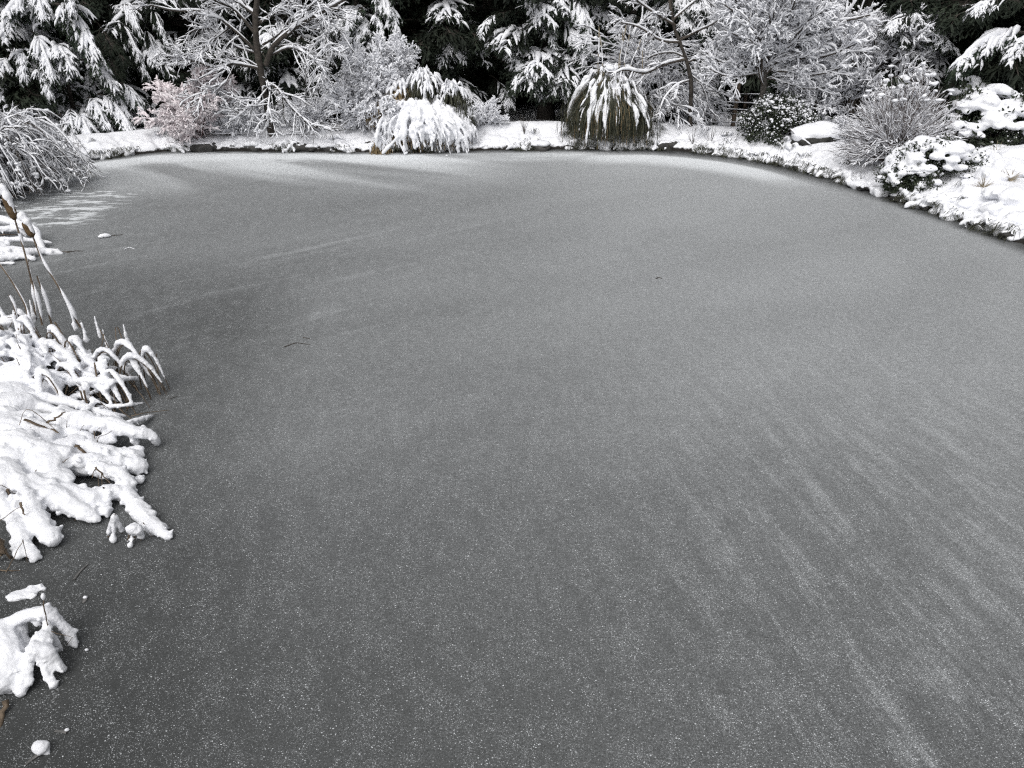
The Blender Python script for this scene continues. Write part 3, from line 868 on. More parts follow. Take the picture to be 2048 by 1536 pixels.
p = on_ground(1382, 252)
YB = p[1] + 0.05
t2 = thing('bare_tree', 'crooked bare tree with thin dark trunk leaning over the fountain grass', 'tree', p)
obj('trunk', trunk_mesh([off(v, p) for v in (p - [0, 0, .15], aty(1381, 215, YB), aty(1382, 165, YB), aty(1374, 125, YB), aty(1360, 85, YB), aty(1345, 40, YB), aty(1340, -60, YB))], 0.05, 0.025, 'bark', 8, 18), t2)
for pts, r, dy in [([(1372, 118), (1330, 128), (1290, 146), (1250, 140), (1225, 150)], 0.035, -0.8), ([(1362, 85), (1320, 80), (1280, 55), (1240, 45)], 0.03, -0.6), ([(1360, 80), (1395, 62), (1430, 45), (1450, 20)], 0.028, -0.3),
                   ([(1375, 125), (1400, 115), (1430, 128), (1445, 155)], 0.022, -0.4), ([(1350, 50), (1300, 20), (1260, -10)], 0.028, -0.5), ([(1345, 40), (1380, 10), (1420, -20)], 0.028, 0.2),
                   ([(1380, 160), (1355, 170), (1330, 195), (1318, 225)], 0.02, -0.5), ([(1372, 115), (1345, 105), (1310, 110), (1285, 125)], 0.022, 0.4), ([(1342, 20), (1330, -40), (1300, -90)], 0.028, 0), ([(1382, 150), (1400, 165), (1412, 190), (1418, 220)], 0.018, -0.2)]:
    limb_part(t2, px_path(pts, YB, 11, dy), r, 9, 5, 2, 0.42, 0.22, 0.10, grav=0.45, wood='twig', am=0.82)

p = on_ground(1504, 264)
YB = p[1] + 0.05
t3 = thing('round_headed_tree', 'round headed bare tree with frosted fine twigs and leaning trunk beside the fence', 'tree', p)
obj('trunk', trunk_mesh([off(v, p) for v in (p - [0, 0, .15], aty(1512, 230, YB), aty(1524, 192, YB), aty(1529, 150, YB), aty(1530, 80, YB), aty(1522, 0, YB), aty(1520, -90, YB))], 0.085, 0.03, 'grey_bark', 9, 18), t3)
for k in range(38):
    s0 = rng.uniform(0.2, 1)
    a0 = aty(1526 + rng.uniform(-3, 4), 188 - 150 * s0 ** 1.2, YB)
    az = k * 2.39996 + rng.uniform(-.3, .3)
    tp = TPL['limb'][k % 4]
    place(t3, tp, a0, az, rng.uniform(0.38, 0.7) + 0.38 * s0, rng.uniform(1.3, 1.8) * (1 - 0.25 * s0))
for q in [(1425, 138), (1415, 105), (1450, 60), (1660, 170), (1690, 130), (1720, 80), (1740, 30), (1650, 20), (1600, 150), (1475, 120), (1560, 20), (1680, -10)]:
    hero(t3, 'limb', (1528, 165 - 0.4 * max(0, 160 - q[1])), q, YB, YB - rng.uniform(0.0, 0.7))

def bush(name, label, cat, base, tpls, n, size, tilt, stems=True, group=None, azc=None, azw=math.pi, wide=1.0, lift=0.0, tiltvar=0.25):
    root = thing(name, label, cat, base, group)
    for k in range(n):
        az = k * 2.39996 + rng.uniform(-.3, .3) if azc is None else azc + rng.uniform(-azw, azw)
        t = rng.random()
        tp = TPL[tpls][rng.integers(len(TPL[tpls]))]
        pos = np.array(base) + [rng.normal() * 0.08, rng.normal() * 0.08, lift * t]
        place(root, tp, pos, az, tilt * (0.35 + 0.9 * t) + rng.normal() * tiltvar * 0.5, size * rng.uniform(0.75, 1.15), wide)
    return root
bush('red_shrub', 'pinkish red twigged shrub dusted with snow on the far left bank', 'shrub', on_ground(392, 290) + [0, .25, 0], 'red', 20, 1.15, 1.0, lift=0.3)
bush('frosted_shrub', 'grey frosted shrub growing against the right of the red shrub', 'shrub', on_ground(447, 286) + [0, .35, 0], 'fine', 14, 0.85, 0.9, lift=0.2)
bush('white_shrub', 'tall white feathery shrub behind the snowed over grass mound', 'shrub', on_ground(735, 275) + [0, .4, 0], 'fine', 38, 1.12, 1.05, lift=0.75)
bush('white_shrub', 'slender white twiggy tree leaning over the grass mound towards the dark conifers', 'shrub', on_ground(800, 270) + [0, .7, 0], 'fine', 20, 1.0, 1.15, lift=0.85)
bush('low_shrub', 'low dark shrub powdered white left of the bare tree trunk', 'shrub', on_ground(490, 276) + [0, .5, 0], 'fine', 9, 0.7, 0.9)
bush('low_shrub', 'low bare shrub between the bare tree trunk and the white shrub', 'shrub', on_ground(610, 274) + [0, .5, 0], 'limb', 12, 0.9, 0.8)
bush('low_shrub', 'small snowy shrub between the grass mound and the dark conifers', 'shrub', on_ground(965, 258) + [0, .25, 0], 'fine', 16, 0.65, 0.75)
bush('twiggy_shrub', 'loose twiggy shrub behind the boulder and right of the round headed tree', 'shrub', on_ground(1700, 268) + [0, 1.8, 0], 'limb', 26, 1.6, 1.1, lift=0.3)
bush('twiggy_shrub', 'tall thin twiggy shrub in front of the shadowy conifers', 'shrub', on_ground(1770, 262) + [0, 1.6, 0], 'limb', 26, 1.7, 1.15, lift=0.4)
bush('twiggy_shrub', 'frosted shrub seen through the wire fence beneath the crooked tree', 'shrub', on_ground(1428, 249) + [0, .6, 0], 'fine', 9, 0.38, 0.7)
bush('twiggy_shrub', 'low frosted shrub between the boulder and the broom shrub', 'shrub', on_ground(1708, 280) + [0, .2, 0], 'fine', 14, 0.42, 0.8)
bush('twiggy_shrub', 'bare drooping shrub left of the fence below the crooked tree', 'shrub', on_ground(1332, 250) + [0, .7, 0], 'droop', 18, 1.0, 1.0, lift=0.5)
bush('white_shrub', 'white twiggy sapling behind the crooked tree and fountain grass', 'shrub', on_ground(1290, 252) + [0, 1.0, 0], 'droop', 22, 1.6, 1.2, lift=0.8)

# ------------------------------------------------------------------ evergreen shrubs
def leafy(name, label, base, rx, ry, h, nleaf, nsnow, rs, cover=0.35, leaf=(0.05, 0.016), voxel=0.022, fill=0.75, mats='leaf', fused_snow=True, lumps=1.0, loose=500):
    root = thing(name, label, 'shrub', base)
    # leaves through the volume, set in clumps
    nc = 60
    def dome(n_, lo=0.35):
        v = rng.normal(size=(n_, 3)); v[:, 2] = np.abs(v[:, 2]) * 1.0
        v /= np.linalg.norm(v, axis=1, keepdims=True)
        r_ = rng.uniform(lo, 1, (n_, 1)) ** 0.5
        return v, r_
    v, r_ = dome(nc)
    wob = 1 + 0.16 * vnoise(v * 2.2 + base[0])
    cl = v * r_ * wob[:, None]
    pk = rng.integers(0, nc, nleaf)
    pos = cl[pk] + rng.normal(size=(nleaf, 3)) * 0.10
    pos[:, 2] = np.abs(pos[:, 2])
    S = np.array([rx, ry, h])
    mb = MB()
    D = rng.normal(size=(nleaf, 3)) + v[pk] * 0.8
    mb.cards(pos * S, D, rng.uniform(0.7, 1.3, nleaf) * leaf[0], leaf[1], 0)
    obj('foliage', mb.mesh('foliage', mats, False), root)
    st = MB()
    tip = cl[:24] * S * 0.9
    bs = rng.normal(size=(24, 3)) * 0.06 * [1, 1, 0]
    P = np.stack([bs, bs * 0.5 + tip * [0.4, 0.4, 0.55], tip], 1)
    st.tubes(np.stack([smooth_path(x, 7) for x in P]), taper(0.016, 0.006, 7), 5)
    obj('stem', st.mesh('stem', 'twig'), root)
    sb = MB()
    v, _ = dome(nsnow)
    wob = 1 + 0.16 * vnoise(v * 2.2 + base[0])
    ok = (v[:, 2] > 0.15 + 0.45 * rng.random(nsnow)) | (rng.random(nsnow) < cover)
    v, wob = v[ok], wob[ok]
    size = rs * rng.uniform(0.6, 1.3, len(v)) * (0.55 + 0.6 * v[:, 2])
    c_ = v * S * wob[:, None] * rng.uniform(0.93, 1.03, (len(v), 1))
    sb.blobs(c_, np.stack([size * 1.35, size * 1.3, size * 0.62], -1), 0.45 * lumps, 1.8)
    if fused_snow:
        me = fused(sb, 'snow', voxel, 'snow', 0.008, 14)
    else:
        me = sb.mesh('snow', 'snow')
    obj('snow', me, root)
    if loose:
        wgt = (pos[:, 2] + .12) ** 1.3 * (np.linalg.norm(pos, axis=1) > .55) * (vnoise(pos * 3.1 + 4) > -.45)
        pk2 = rng.choice(nleaf, loose, p=wgt / wgt.sum())
        lb = MB()
        lb.blobs(pos[pk2] * S + [0, 0, 0.012], np.clip(np.exp(rng.normal(-4.45, .45, loose)), .004, .035), 0.45, sub=1)
        obj('snow', lb.mesh('snow_specks', 'snow'), root)
    return root

b_ = on_ground(1572, 284)
leafy('evergreen_shrub', 'round dark evergreen shrub speckled with snow beside the boulder', b_ + [0, .55, -0.05], 0.78, 0.6, 0.86, 9000, 230, 0.032, 0.05, (0.06, 0.018), voxel=0.014, loose=4200, lumps=1.6)
b_ = on_ground(1880, 372)
leafy('evergreen_shrub', 'dark evergreen shrub capped with plump snow at the right water edge', b_ + [0.0, .35, -0.05], 0.74, 0.5, 0.70, 9000, 190, 0.082, 0.10, (0.045, 0.012), loose=700)
b_ = on_ground(1815, 392)
leafy('evergreen_shrub', 'small dark evergreen with snow pads hanging over the right bank', b_ + [0.05, .25, -0.05], 0.36, 0.34, 0.68, 6000, 90, 0.075, 0.22, (0.045, 0.012), loose=500)
b_ = on_ground(2000, 315)
leafy('evergreen_shrub', 'large snow laden evergreen at the right edge behind the capped shrub', b_ + [0.15, .7, -0.05], 1.0, 0.75, 0.92, 9000, 270, 0.10, 0.14, (0.09, 0.02), loose=700)
b_ = on_ground(1950, 280)
leafy('leggy_evergreen', 'leggy evergreen topped by two snow balls above the capped shrubs', b_ + [0, .6, -0.05], 0.3, 0.3, 0.95, 1800, 34, 0.10, 0.1, (0.09, 0.022), loose=100)

# broom shrub on the right bank
def broom(label, base, n_, h, spread, wood, snow_amt, seed=3, name='broom_shrub'):
    root = thing(name, label, 'shrub', base)
    mb, sb = MB(), MB()
    az = rng.uniform(0, 2 * math.pi, n_)
    el = np.arccos(rng.uniform(0.12, 1, n_))
    D = np.stack([np.sin(el) * np.cos(az), np.sin(el) * np.sin(az), np.cos(el)], -1)
    u = np.linspace(0, 1, 8)[None, :, None]
    L = h * rng.uniform(0.75, 1.1, (n_, 1, 1)) * (1 - 0.15 * np.sin(el))[:, None, None]
    P = D[:, None, :] * [spread, spread, 1] * L * u + rng.normal(size=(n_, 1, 3)) * [.1, .1, 0]
    P[:, :, 2] += 0.22 * h * np.sin(el)[:, None] * (u[..., 0] - 1.35 * u[..., 0] ** 2.2)
    P += np.cumsum(rng.normal(size=P.shape) * 0.012, 1) * u
    P[:, :, 2] = np.maximum(P[:, :, 2], 0.03 * u[..., 0])
    b2 = spawn(P, 7, 0.3, 1.0, (0.25, 0.8), 0.26, 5, jit=0.14, shrink=0.4, up=0.12)
    mb.tubes(P, taper(0.006, 0.002, 8), 4)
    mb.tubes(b2, taper(0.0035, 0.002, 5), 3)
    snow_tubes(sb, P[:, 2:], 0.004, snow_amt, 0.8, 4, lump=0.7)
    snow_tubes(sb, b2, 0.002, snow_amt * 0.75, 0.75, 4, lump=0.7)
    ends = b2[:, -1][b2[:, -1, 2] > 0.72 * h]
    ends = ends[rng.random(len(ends)) < 0.14]
    sb.blobs(ends, np.stack([rng.uniform(.03, .075, len(ends)), rng.uniform(.03, .06, len(ends)), rng.uniform(.02, .035, len(ends))], -1), 0.4, sub=2)
    obj('branches', mb.mesh('branches', wood), root)
    obj('snow', sb.mesh('snow', 'thin_snow'), root)
    return root
broom('big rounded broom like shrub of fine purple grey twigs on the right bank', on_ground(1815, 330) + [0, .5, -.03], 620, 1.42, 0.80, 'purple_twig', 0.0122)

# arching leaf over the broom shrub
p = aty(1775, 172, 14.6)
pl = thing('arching_leaf', 'dark arching feathered leaf showing above the broom shrub', 'plant', (p[0], p[1], gz(p[0], p[1])))
P = smooth_path([off(v, pl.location) for v in ((p[0] - .05, p[1], gz(p[0], p[1])), aty(1762, 176, 14.6), aty(1778, 158, 14.6), aty(1795, 153, 14.5), aty(1812, 164, 14.4))], 16)
mb = MB(); mb.tubes(P[None], taper(.008, .004, 16), 5)
obj('stem', mb.mesh('stem', 'twig'), pl)
lm = MB(); lm.cards(np.zeros((1, 3)), np.array([[0.2, -0.1, -1.0]]), 0.17, 0.022)
lmesh = lm.mesh('leaflet', 'leaf', False)
for k in range(6, 16):
    o = obj('leaflet', lmesh, pl, P[k]); o.rotation_euler = (rng.uniform(-.3, .3), 0.5 - 0.09 * k, rng.uniform(-.5, .5))
sb = MB(); sb.blobs([off(aty(1806, 160, 14.6), pl.location)], [[.09, .07, .1]], 0.3)
obj('snow', sb.mesh('snow', 'snow'), pl)

# ------------------------------------------------------------------ fountain grass and the snowed-over mound
p = on_ground(1217, 297)
gx = thing('fountain_grass', 'tall fountain grass with drooping olive blades under snow strips at the water edge', 'grass clump', (p[0], p[1] + .35, 0.15))
def fountain(n_, h, rr, zlo, lean=0.1, rmin=0.25):
    az = rng.uniform(0, 2 * math.pi, n_)
    q_ = np.sqrt(rng.uniform(rmin ** 2, 1.08, n_))
    R0 = rr * q_ * (1 + .06 * vnoise(np.stack([np.cos(az) * 2.2, np.sin(az) * 2.2, az * 0 + h], -1)))
    H0 = h * np.sqrt(np.clip(1.02 - 0.62 * q_ ** 2, 0.1, 1)) * rng.uniform(0.86, 1.04, n_)
    zl = rng.uniform(zlo[0], zlo[1], n_) + 0.25 * h * (1 - q_)
    u = np.linspace(0, 1, 11)[None]
    rad = R0[:, None] * (0.05 + 0.95 * np.sin(np.clip(u * 1.15, 0, 1) * math.pi / 2))
    up_ = np.sin(np.clip(u / 0.42, 0, 1) * math.pi / 2)
    dn = np.clip((u - 0.34) / 0.66, 0, 1)
    z = H0[:, None] * up_ - (H0 - zl)[:, None] * dn ** 1.45
    x = rad * np.cos(az)[:, None]; y = rad * np.sin(az)[:, None]
    P = np.stack([x, y, z], -1)
    P += np.cumsum(rng.normal(size=P.shape) * 0.012, axis=1) * [1, 1, .5]
    return P, az
P, az = fountain(2600, 1.48, 0.86, (-0.12, 0.30))
mb = MB(); mb.ribbons(P, np.array([.006] * 8 + [.005, .004, .002]) , 0)
P2, _ = fountain(400, 1.46, 0.88, (-0.10, 0.5)); mb.ribbons(P2, np.full(11, 0.004), 1)
P2, _ = fountain(160, 1.5, 1.0, (-.12, .2), rmin=.8); P2 += np.cumsum(rng.normal(size=P2.shape) * .03, 1) * [1, 1, .4]; mb.ribbons(P2, np.full(11, 0.005), 0)
obj('blades', mb.mesh('blades', ['olive', 'tawny'], False), gx)
sb = MB()
P3, az3 = fountain(400, 1.50, 0.90, (0.02, 0.4))
keep = vnoise(np.stack([np.cos(az3) * 4.2, np.sin(az3) * 4.2, az3 * 0 + 3], -1) * 2.4) > -.28
P3, az3 = P3[keep], az3[keep]
for a_ in range(len(P3)):
    left = 0.5 - 0.5 * math.cos(az3[a_])
    s0 = 2 + rng.integers(0, 2)
    e_ = int(np.clip(rng.normal(7.0 + 2.0 * left, 2.3), 4, 10))
    seg = smooth_path(P3[a_, s0:e_ + 1], 9)
    rr_ = (0.028 + .008 * left) * rng.uniform(0.35, 1.5) * np.sin(np.linspace(.16, .96, 9) * math.pi) ** .6 * (1 + .4 * rng.uniform(-1, 1, 9))
    sb.tubes(seg[None] + [0, 0, .015], rr_, 6)
for _ in range(14):
    a2, r2 = rng.uniform(0, 6.28), rng.uniform(0, .42)
    sb.blobs([[r2 * math.cos(a2), r2 * math.sin(a2), 1.46 - .5 * r2 ** 2 + rng.uniform(-.06, .06)]], [[.09, .08, .045]], .35)
obj('snow', fused(sb, 'snow', 0.017, 'snow', 0.008, 22, 1), gx)
for k, (px0, py0, px1, py1) in enumerate([(1196, 125, 1198, 52), (1238, 120, 1254, 42), (1249, 122, 1262, 45), (1262, 130, 1282, 78), (1240, 125, 1246, 60), (1205, 128, 1200, 70), (1285, 100, 1291, 46)]):
    P4 = smooth_path([off(aty(px0, py0 + 50, p[1] + .35), gx.location), off(aty(px0, py0, p[1] + .35), gx.location), off(aty((px0 + px1) / 2 + 1, (py0 + py1) / 2, p[1] + .35), gx.location), off(aty(px1, py1, p[1] + .3), gx.location)], 12)
    mb = MB(); mb.tubes(P4[None], np.array([.008] * 8 + [.010, .014, .012, .003]), 5)
    o = obj('plume_stem', mb.mesh('plume_stem', 'straw'), gx)
    sb = MB(); snow_tubes(sb, P4[None, 3:], .006, .022, 1, 5, steep=.4, lump=.6)
    obj('snow', sb.mesh('snow', 'snow'), o)

p = on_ground(852, 296)
gm1 = thing('grass_mound', 'broad mound of grass buried under snow with fingers reaching the ice', 'grass clump', (p[0], p[1] + .15, 0.1))
O = np.array(gm1.location)
sb = MB()
# body
bl = [(800, 235, .0, .30), (835, 225, .1, .34), (870, 230, .1, .34), (905, 245, .1, .30), (820, 262, -.15, .28), (860, 262, -.2, .32), (895, 268, -.15, .27), (845, 212, .2, .24), (795, 215, .1, .2), (925, 265, 0, .2), (785, 250, .0, .2)]
for x, y, dy, r in bl:
    sb.blobs([off(aty(x, y, O[1] + dy), O)], [[r * .95, r * .8, r * .75]], 0.35, 2.2, sub=3)
P, az = fountain(330, 0.98, 1.0, (-.1, .03))
P = P * [1.0, .62, 1]
P[..., 0] += .14 * (P[..., 2] - .5) * -1
for a_ in range(len(P)):
    if math.sin(az[a_]) > .5: continue
    e_ = int(rng.choice([7, 9, 10, 11, 11, 11])); s0 = rng.integers(2, 5)
    seg = smooth_path(P[a_, s0:e_], 12)
    seg += np.cumsum(rng.normal(size=seg.shape) * .012, 0)
    sb.tubes(seg[None], .033 * rng.uniform(.5, 1.5) * np.sin(np.linspace(.3, .93, 12) * math.pi) ** .5 * (1 + .4 * rng.uniform(-1, 1, 12)), 7)
for pts, r in [([(800, 272), (785, 292), (768, 312)], .035), ([(850, 282), (825, 295), (806, 314)], .034), ([(900, 280), (895, 296), (886, 314)], .036), ([(770, 225), (755, 255), (750, 280)], .035),
               ([(795, 188), (765, 180), (742, 202)], .045), ([(800, 205), (775, 205), (745, 222)], .045), ([(880, 180), (900, 195), (915, 220)], .04), ([(905, 170), (915, 165), (926, 188)], .04), ([(820, 152), (870, 165), (905, 190)], .03), ([(760, 262), (752, 280), (756, 300)], .035)]:
    P = smooth_path([off(aty(x, y, O[1] - .62 if y > 270 else O[1] - .3 + .3 * (y < 230)), O) for k, (x, y) in enumerate(pts)], 12)
    P += np.cumsum(rng.normal(size=P.shape) * .008, 0)
    sb.tubes(P[None], r * (1 + .35 * rng.uniform(-1, 1, 12)) * np.r_[.7, np.ones(10), .6], 8)
obj('snow', fused(sb, 'snow', 0.016, 'snow', 0.010, 20, 1), gm1)
mb = MB()
P, az = fountain(900, 0.72, 0.9, (-0.1, 0.1)); mb.ribbons(P * [1.0, .42, 1], np.full(11, .006), 0)
obj('blades', mb.mesh('blades', ['tawny'], False), gm1)
for (px, py, w_, h_, m_) in [(905, 200, .40, .66, 'olive'), (757, 225, .24, .5, 'tawny'), (762, 298, .22, .45, 'tawny'), (848, 180, .44, .78, 'olive'), (925, 240, .27, .48, 'olive'), (800, 190, .3, .55, 'tawny')]:
    q = off(aty(px, py, O[1] + (.25 if py < 260 else -.3)), O)
    P, az = fountain(240, h_ * .9, w_, (-0.15, 0.1))
    mb = MB(); mb.ribbons(P + q - [0, 0, h_ * .4], np.full(11, .006), 0)
    o = obj('grass_tuft', mb.mesh('grass_tuft', [m_], False), gm1)
    sb = MB(); P, az = fountain(54, h_, w_, (0.0, 0.25)); snow_tubes(sb, P[:, 2:9] + q - [0, 0, h_ * .4], .005, .034, 1, 5, steep=.3)
    obj('snow', sb.mesh('snow', 'snow'), o)

# ------------------------------------------------------------------ boulder, bench, fence
p = on_ground(1640, 284)
bo = thing('boulder', 'large dark boulder with a thick snow slab on top beside the round evergreen', 'boulder', p + [0, .3, -.12])
mb = MB(); mb.blobs([[0, 0, .08], [.12, .03, .12]], [[.47, .35, .20], [.32, .30, .22]], 0.2, 1.9, sub=4)
obj('rock', mb.mesh('rock', 'boulder'), bo)
sb = MB(); sb.blobs([[0.03, 0.06, .24], [.16, .06, .30], [-.2, .0, .17]], [[.46, .36, .17], [.30, .28, .16], [.26, .25, .12]], 0.12, 1.6, sub=3)
obj('snow', fused(sb, 'snow', .02, 'snow', .008, 12), bo)

def box(mb, c, s, m=0):
    c, s = np.array(c, float), np.array(s, float) / 2
    v = np.array([[x, y, z] for x in (-1, 1) for y in (-1, 1) for z in (-1, 1)]) * s + c
    mb.add(v, q=[[0, 1, 3, 2], [4, 6, 7, 5], [0, 4, 5, 1], [2, 3, 7, 6], [0, 2, 6, 4], [1, 5, 7, 3]], m=m)
    return mb
p = on_ground(1657, 258)
be = thing('garden_bench', 'dark slatted garden bench half hidden behind the snowy boulder', 'bench', (p[0], p[1] + 1.2, gz(p[0], p[1] + 1.2)))
slat = box(MB(), (0, 0, 0), (0.62, 0.035, 0.06)).mesh('slat', 'bench', False)
cap = MB(); snow_tubes(cap, np.linspace([-.3, 0, 0], [.3, 0, 0], 9)[None], .03, .035, 1, 7, steep=0); capm = cap.mesh('snow', 'snow')
zt = aty(1657, 227, be.location[1] + .2)[2] - be.location[2]
for z_, y_ in ((zt, .2), (zt - .11, .2), (zt - .22, .19), (.40, -.12), (.40, 0.0), (.40, .12)):
    o = obj('slat', slat, be, (0, y_, z_)); obj('snow', capm, o)
leg = box(MB(), (0, 0, 0), (0.05, 0.05, 1)).mesh('leg', 'bench', False)
for x_ in (-.27, .27):
    o = obj('leg', leg, be, (x_, .24, .42)); o.scale = (1, 1, zt + .05); o.location[2] = zt / 2
    o = obj('leg', leg, be, (x_, -.14, .2)); o.scale = (1, 1, .4)

fe = thing('wire_fence', 'wire fence with dark wooden posts and snow lined wires behind the far bank', 'fence', on_ground(1472, 252))
O = np.array(fe.location)
def wire_pts(py_at):
    return [(x, y) for x, y in py_at]
posts = [(1464, 252, 1478, 165, O[1], .05), (1489, 226, 1492, 178, O[1] + 1.6, .05), (1300, 256, 1300, 180, O[1] + .2, .04), (1752, 262, 1752, 190, O[1] - .4, .04)]
for x0, y0, x1, y1, Yp, r in posts:
    P = np.stack([off(aty(x0, y0 + 12, Yp), O), off(aty(x1, y1, Yp), O)])
    mb = MB(); mb.tubes(smooth_path(P, 5)[None], r, 8)
    e_ = smooth_path(P, 5)[-1]
    mb.tubes(np.stack([e_, e_ + [0, 0, .012]])[None], [r, .001], 8)
    o = obj('post', mb.mesh('post', 'post'), fe)
    sb = MB(); sb.blobs([e_ + [0, 0, .02]], [[r * .9, r * .9, .03]], .3)
    obj('snow', sb.mesh('snow', 'snow'), o)
for ys in [(186, 187, 188, 193, 205), (203, 203, 205, 210, 215), (218, 217, 220, 225, 228), (229, 226, 229, 236, 240), (243, 245, 246, 250, 252)]:
    P = smooth_path([off(aty(x, y + rng.uniform(-1, 1), O[1] + dy), O) for x, y, dy in zip((1300, 1390, 1475, 1600, 1752), ys, (.2, .1, -.06, -.2, -.4))], 40)
    mb = MB(); mb.tubes(P[None], .006, 5)
    o = obj('wire', mb.mesh('wire', 'wire'), fe)
    sb = MB()
    Q = P + [0, 0, .012]
    am = np.where(vnoise(np.stack([Q[:, 0] * 2, Q[:, 2] * 9, Q[:, 1]], -1)) > -.35, 1, .25)
    am[:20] *= 1.0
    sb.tubes(Q[None], (.011 + .004 * rng.uniform(-1, 1, 40)) * am, 5)
    obj('snow', sb.mesh('snow', 'snow'), o)

# ------------------------------------------------------------------ bank edge: stones and snowy grass
stones_px = [(200, 305), (265, 300), (340, 298), (375, 298), (400, 300), (425, 298), (460, 297), (505, 298), (530, 298), (560, 299), (595, 299), (625, 300), (655, 300), (690, 299), (715, 297), (738, 297), (1030, 297), (1080, 298), (1095, 292), (1330, 297), (1348, 296), (1362, 294), (1378, 297), (1425, 300), (1500, 313), (1545, 323), (1600, 338), (1668, 352), (1725, 378), (1745, 380), (1770, 388), (1800, 400), (1850, 418), (1900, 432), (1960, 455), (2020, 476)]
stn = []
for k in range(5):
    mb = MB(); mb.blobs([[0, 0, 0]], [[.16, .12, .085]], .45, 1.5, sub=3)
    sb = MB(); sb.blobs([[0, 0.02, .06], [rng.uniform(-.08, .08), 0, .055]], [[.155, .115, .05], [.10, .10, .045]], .3, 1.6, sub=2)
    stn.append((mb.mesh('stone', 'stone'), sb.mesh('stone_snow', 'snow')))
for k, (x, y) in enumerate(stones_px):
    p = at(x, y, 0.03)
    a, c_ = stn[k % 5]
    s_ = rng.uniform(.8, 1.45) if x < 1500 else rng.uniform(.5, .85)
    o = obj('stone', a, None, (p[0], p[1] + .05, 0.04))
    o.rotation_euler = (0, 0, rng.uniform(-.6, .6)); o.scale = (s_, s_, s_)
    tag(o, 'dark stone with a snow cap edging the frozen pond', 'stone', 'snow capped stones along the water edge')
    obj('snow', c_, o)

# tufts of grass along the edge, leaning over the ice under their snow
thv = rng.uniform(-0.45, 2.65, 1100)
dv = rng.uniform(-0.04, 0.13, 1100) + (rng.random(1100) < .12) * rng.uniform(.1, .7, 1100)
nn = vnoise(np.stack([np.cos(thv) * 22, np.sin(thv) * 22, thv * 0], -1))
keep = nn > -0.15
thv, dv = thv[keep], dv[keep]
xs, ys = CEN[0] + (shore_r(thv) + dv) * np.cos(thv), CEN[1] + (shore_r(thv) + dv) * np.sin(thv)
zs = ground_z(xs, ys)
base = np.stack([xs, ys, np.maximum(zs, 0.0)], -1)
inw = -np.stack([np.cos(thv), np.sin(thv), thv * 0], -1)
n_ = len(xs)
def arcs(base, inw, L, h, K=7, spread=0.5):
    m_ = len(base)
    d = inw + rng.normal(size=(m_, 3)) * [spread, spread, 0]
    d /= np.linalg.norm(d, axis=1, keepdims=True)
    u = np.linspace(0, 1, K)[None, :, None]
    P = base[:, None, :] + d[:, None, :] * u * L[:, None, None]
    P[:, :, 2] += h[:, None] * (2.6 * u[..., 0] - 2.9 * u[..., 0] ** 2)
    P[:, :, 2] = np.maximum(P[:, :, 2], 0.012)
    return P
bl = np.repeat(np.arange(n_), 6)
P = arcs(base[bl] + rng.normal(size=(len(bl), 3)) * [.04, .04, 0], inw[bl], rng.uniform(.08, .24, len(bl)), rng.uniform(.04, .14, len(bl)))
mb = MB(); mb.ribbons(P, np.array([.005, .005, .005, .004, .004, .003, .001]), 0)
bg_ = tag(obj('bank_grass', mb.mesh('bank_grass', ['olive'], False)), 'dark grass fringe hanging over the pond edge', None, None, 'stuff')
sb = MB()
sz = np.clip(np.exp(rng.normal(-.1, .4, n_)), .5, 1.5)
bl = np.nonzero(rng.random(n_) < .75)[0]
P = arcs(base[bl] + rng.normal(size=(len(bl), 3)) * [.05, .05, 0] + [0, 0, .02], inw[bl], rng.uniform(.05, .20, len(bl)) * sz[bl], rng.uniform(.03, .12, len(bl)), spread=.9)
sb.tubes(P, (rng.uniform(.022, .045, len(bl)) * sz[bl])[:, None] * np.array([.6, 1, 1.1, 1, .85, .65, .15])[None] * (1 + .35 * rng.uniform(-1, 1, (len(bl), 7))), 6)
sb.blobs(base + inw * rng.uniform(-.12, .03, (n_, 1)) + [0, 0, .02], np.stack([rng.uniform(.05, .12, n_), rng.uniform(.05, .12, n_), rng.uniform(.03, .07, n_)], -1) * sz[:, None] ** .6, .35, 1.7)
tag(obj('bank_snow', fused(sb, 'bank_snow', .019, 'snow', .008, 14, 4)), 'lumpy snow lying over the grass fringe of the pond', None, None, 'stuff')

# hummocks of snow on the right bank
hp = [(1995, 318, .27), (2040, 322, .3), (1958, 338, .2), (1990, 355, .20), (2030, 345, .24), (2000, 390, .16), (1940, 385, .14), (2035, 400, .2), (1975, 320, .2), (1900, 395, .12), (1930, 410, .10), (1985, 420, .12), (2040, 440, .14), (1868, 405, .10), (1720, 372, .13), (1762, 385, .14), (1700, 350, .10), (2015, 330, .16)]
sb = MB()
for x, y, r in hp:
    q = on_ground(x, y)
    sb.blobs([q + [0, 0, r * .05]], [[r * 1.4, r * 1.2, r * .75]], .35, 1.8, sub=3)
    for _ in range(5):
        sb.blobs([q + rng.normal(size=3) * [r, r, 0] + [0, 0, r * .35]], [[r * .35, r * .35, r * .28]], .4, 1.8, sub=2)
tag(obj('snow_drift', fused(sb, 'snow_drift', .022, 'snow', .010, 7, 5)), 'snow hummocks over low plants on the right bank', None, None, 'stuff')
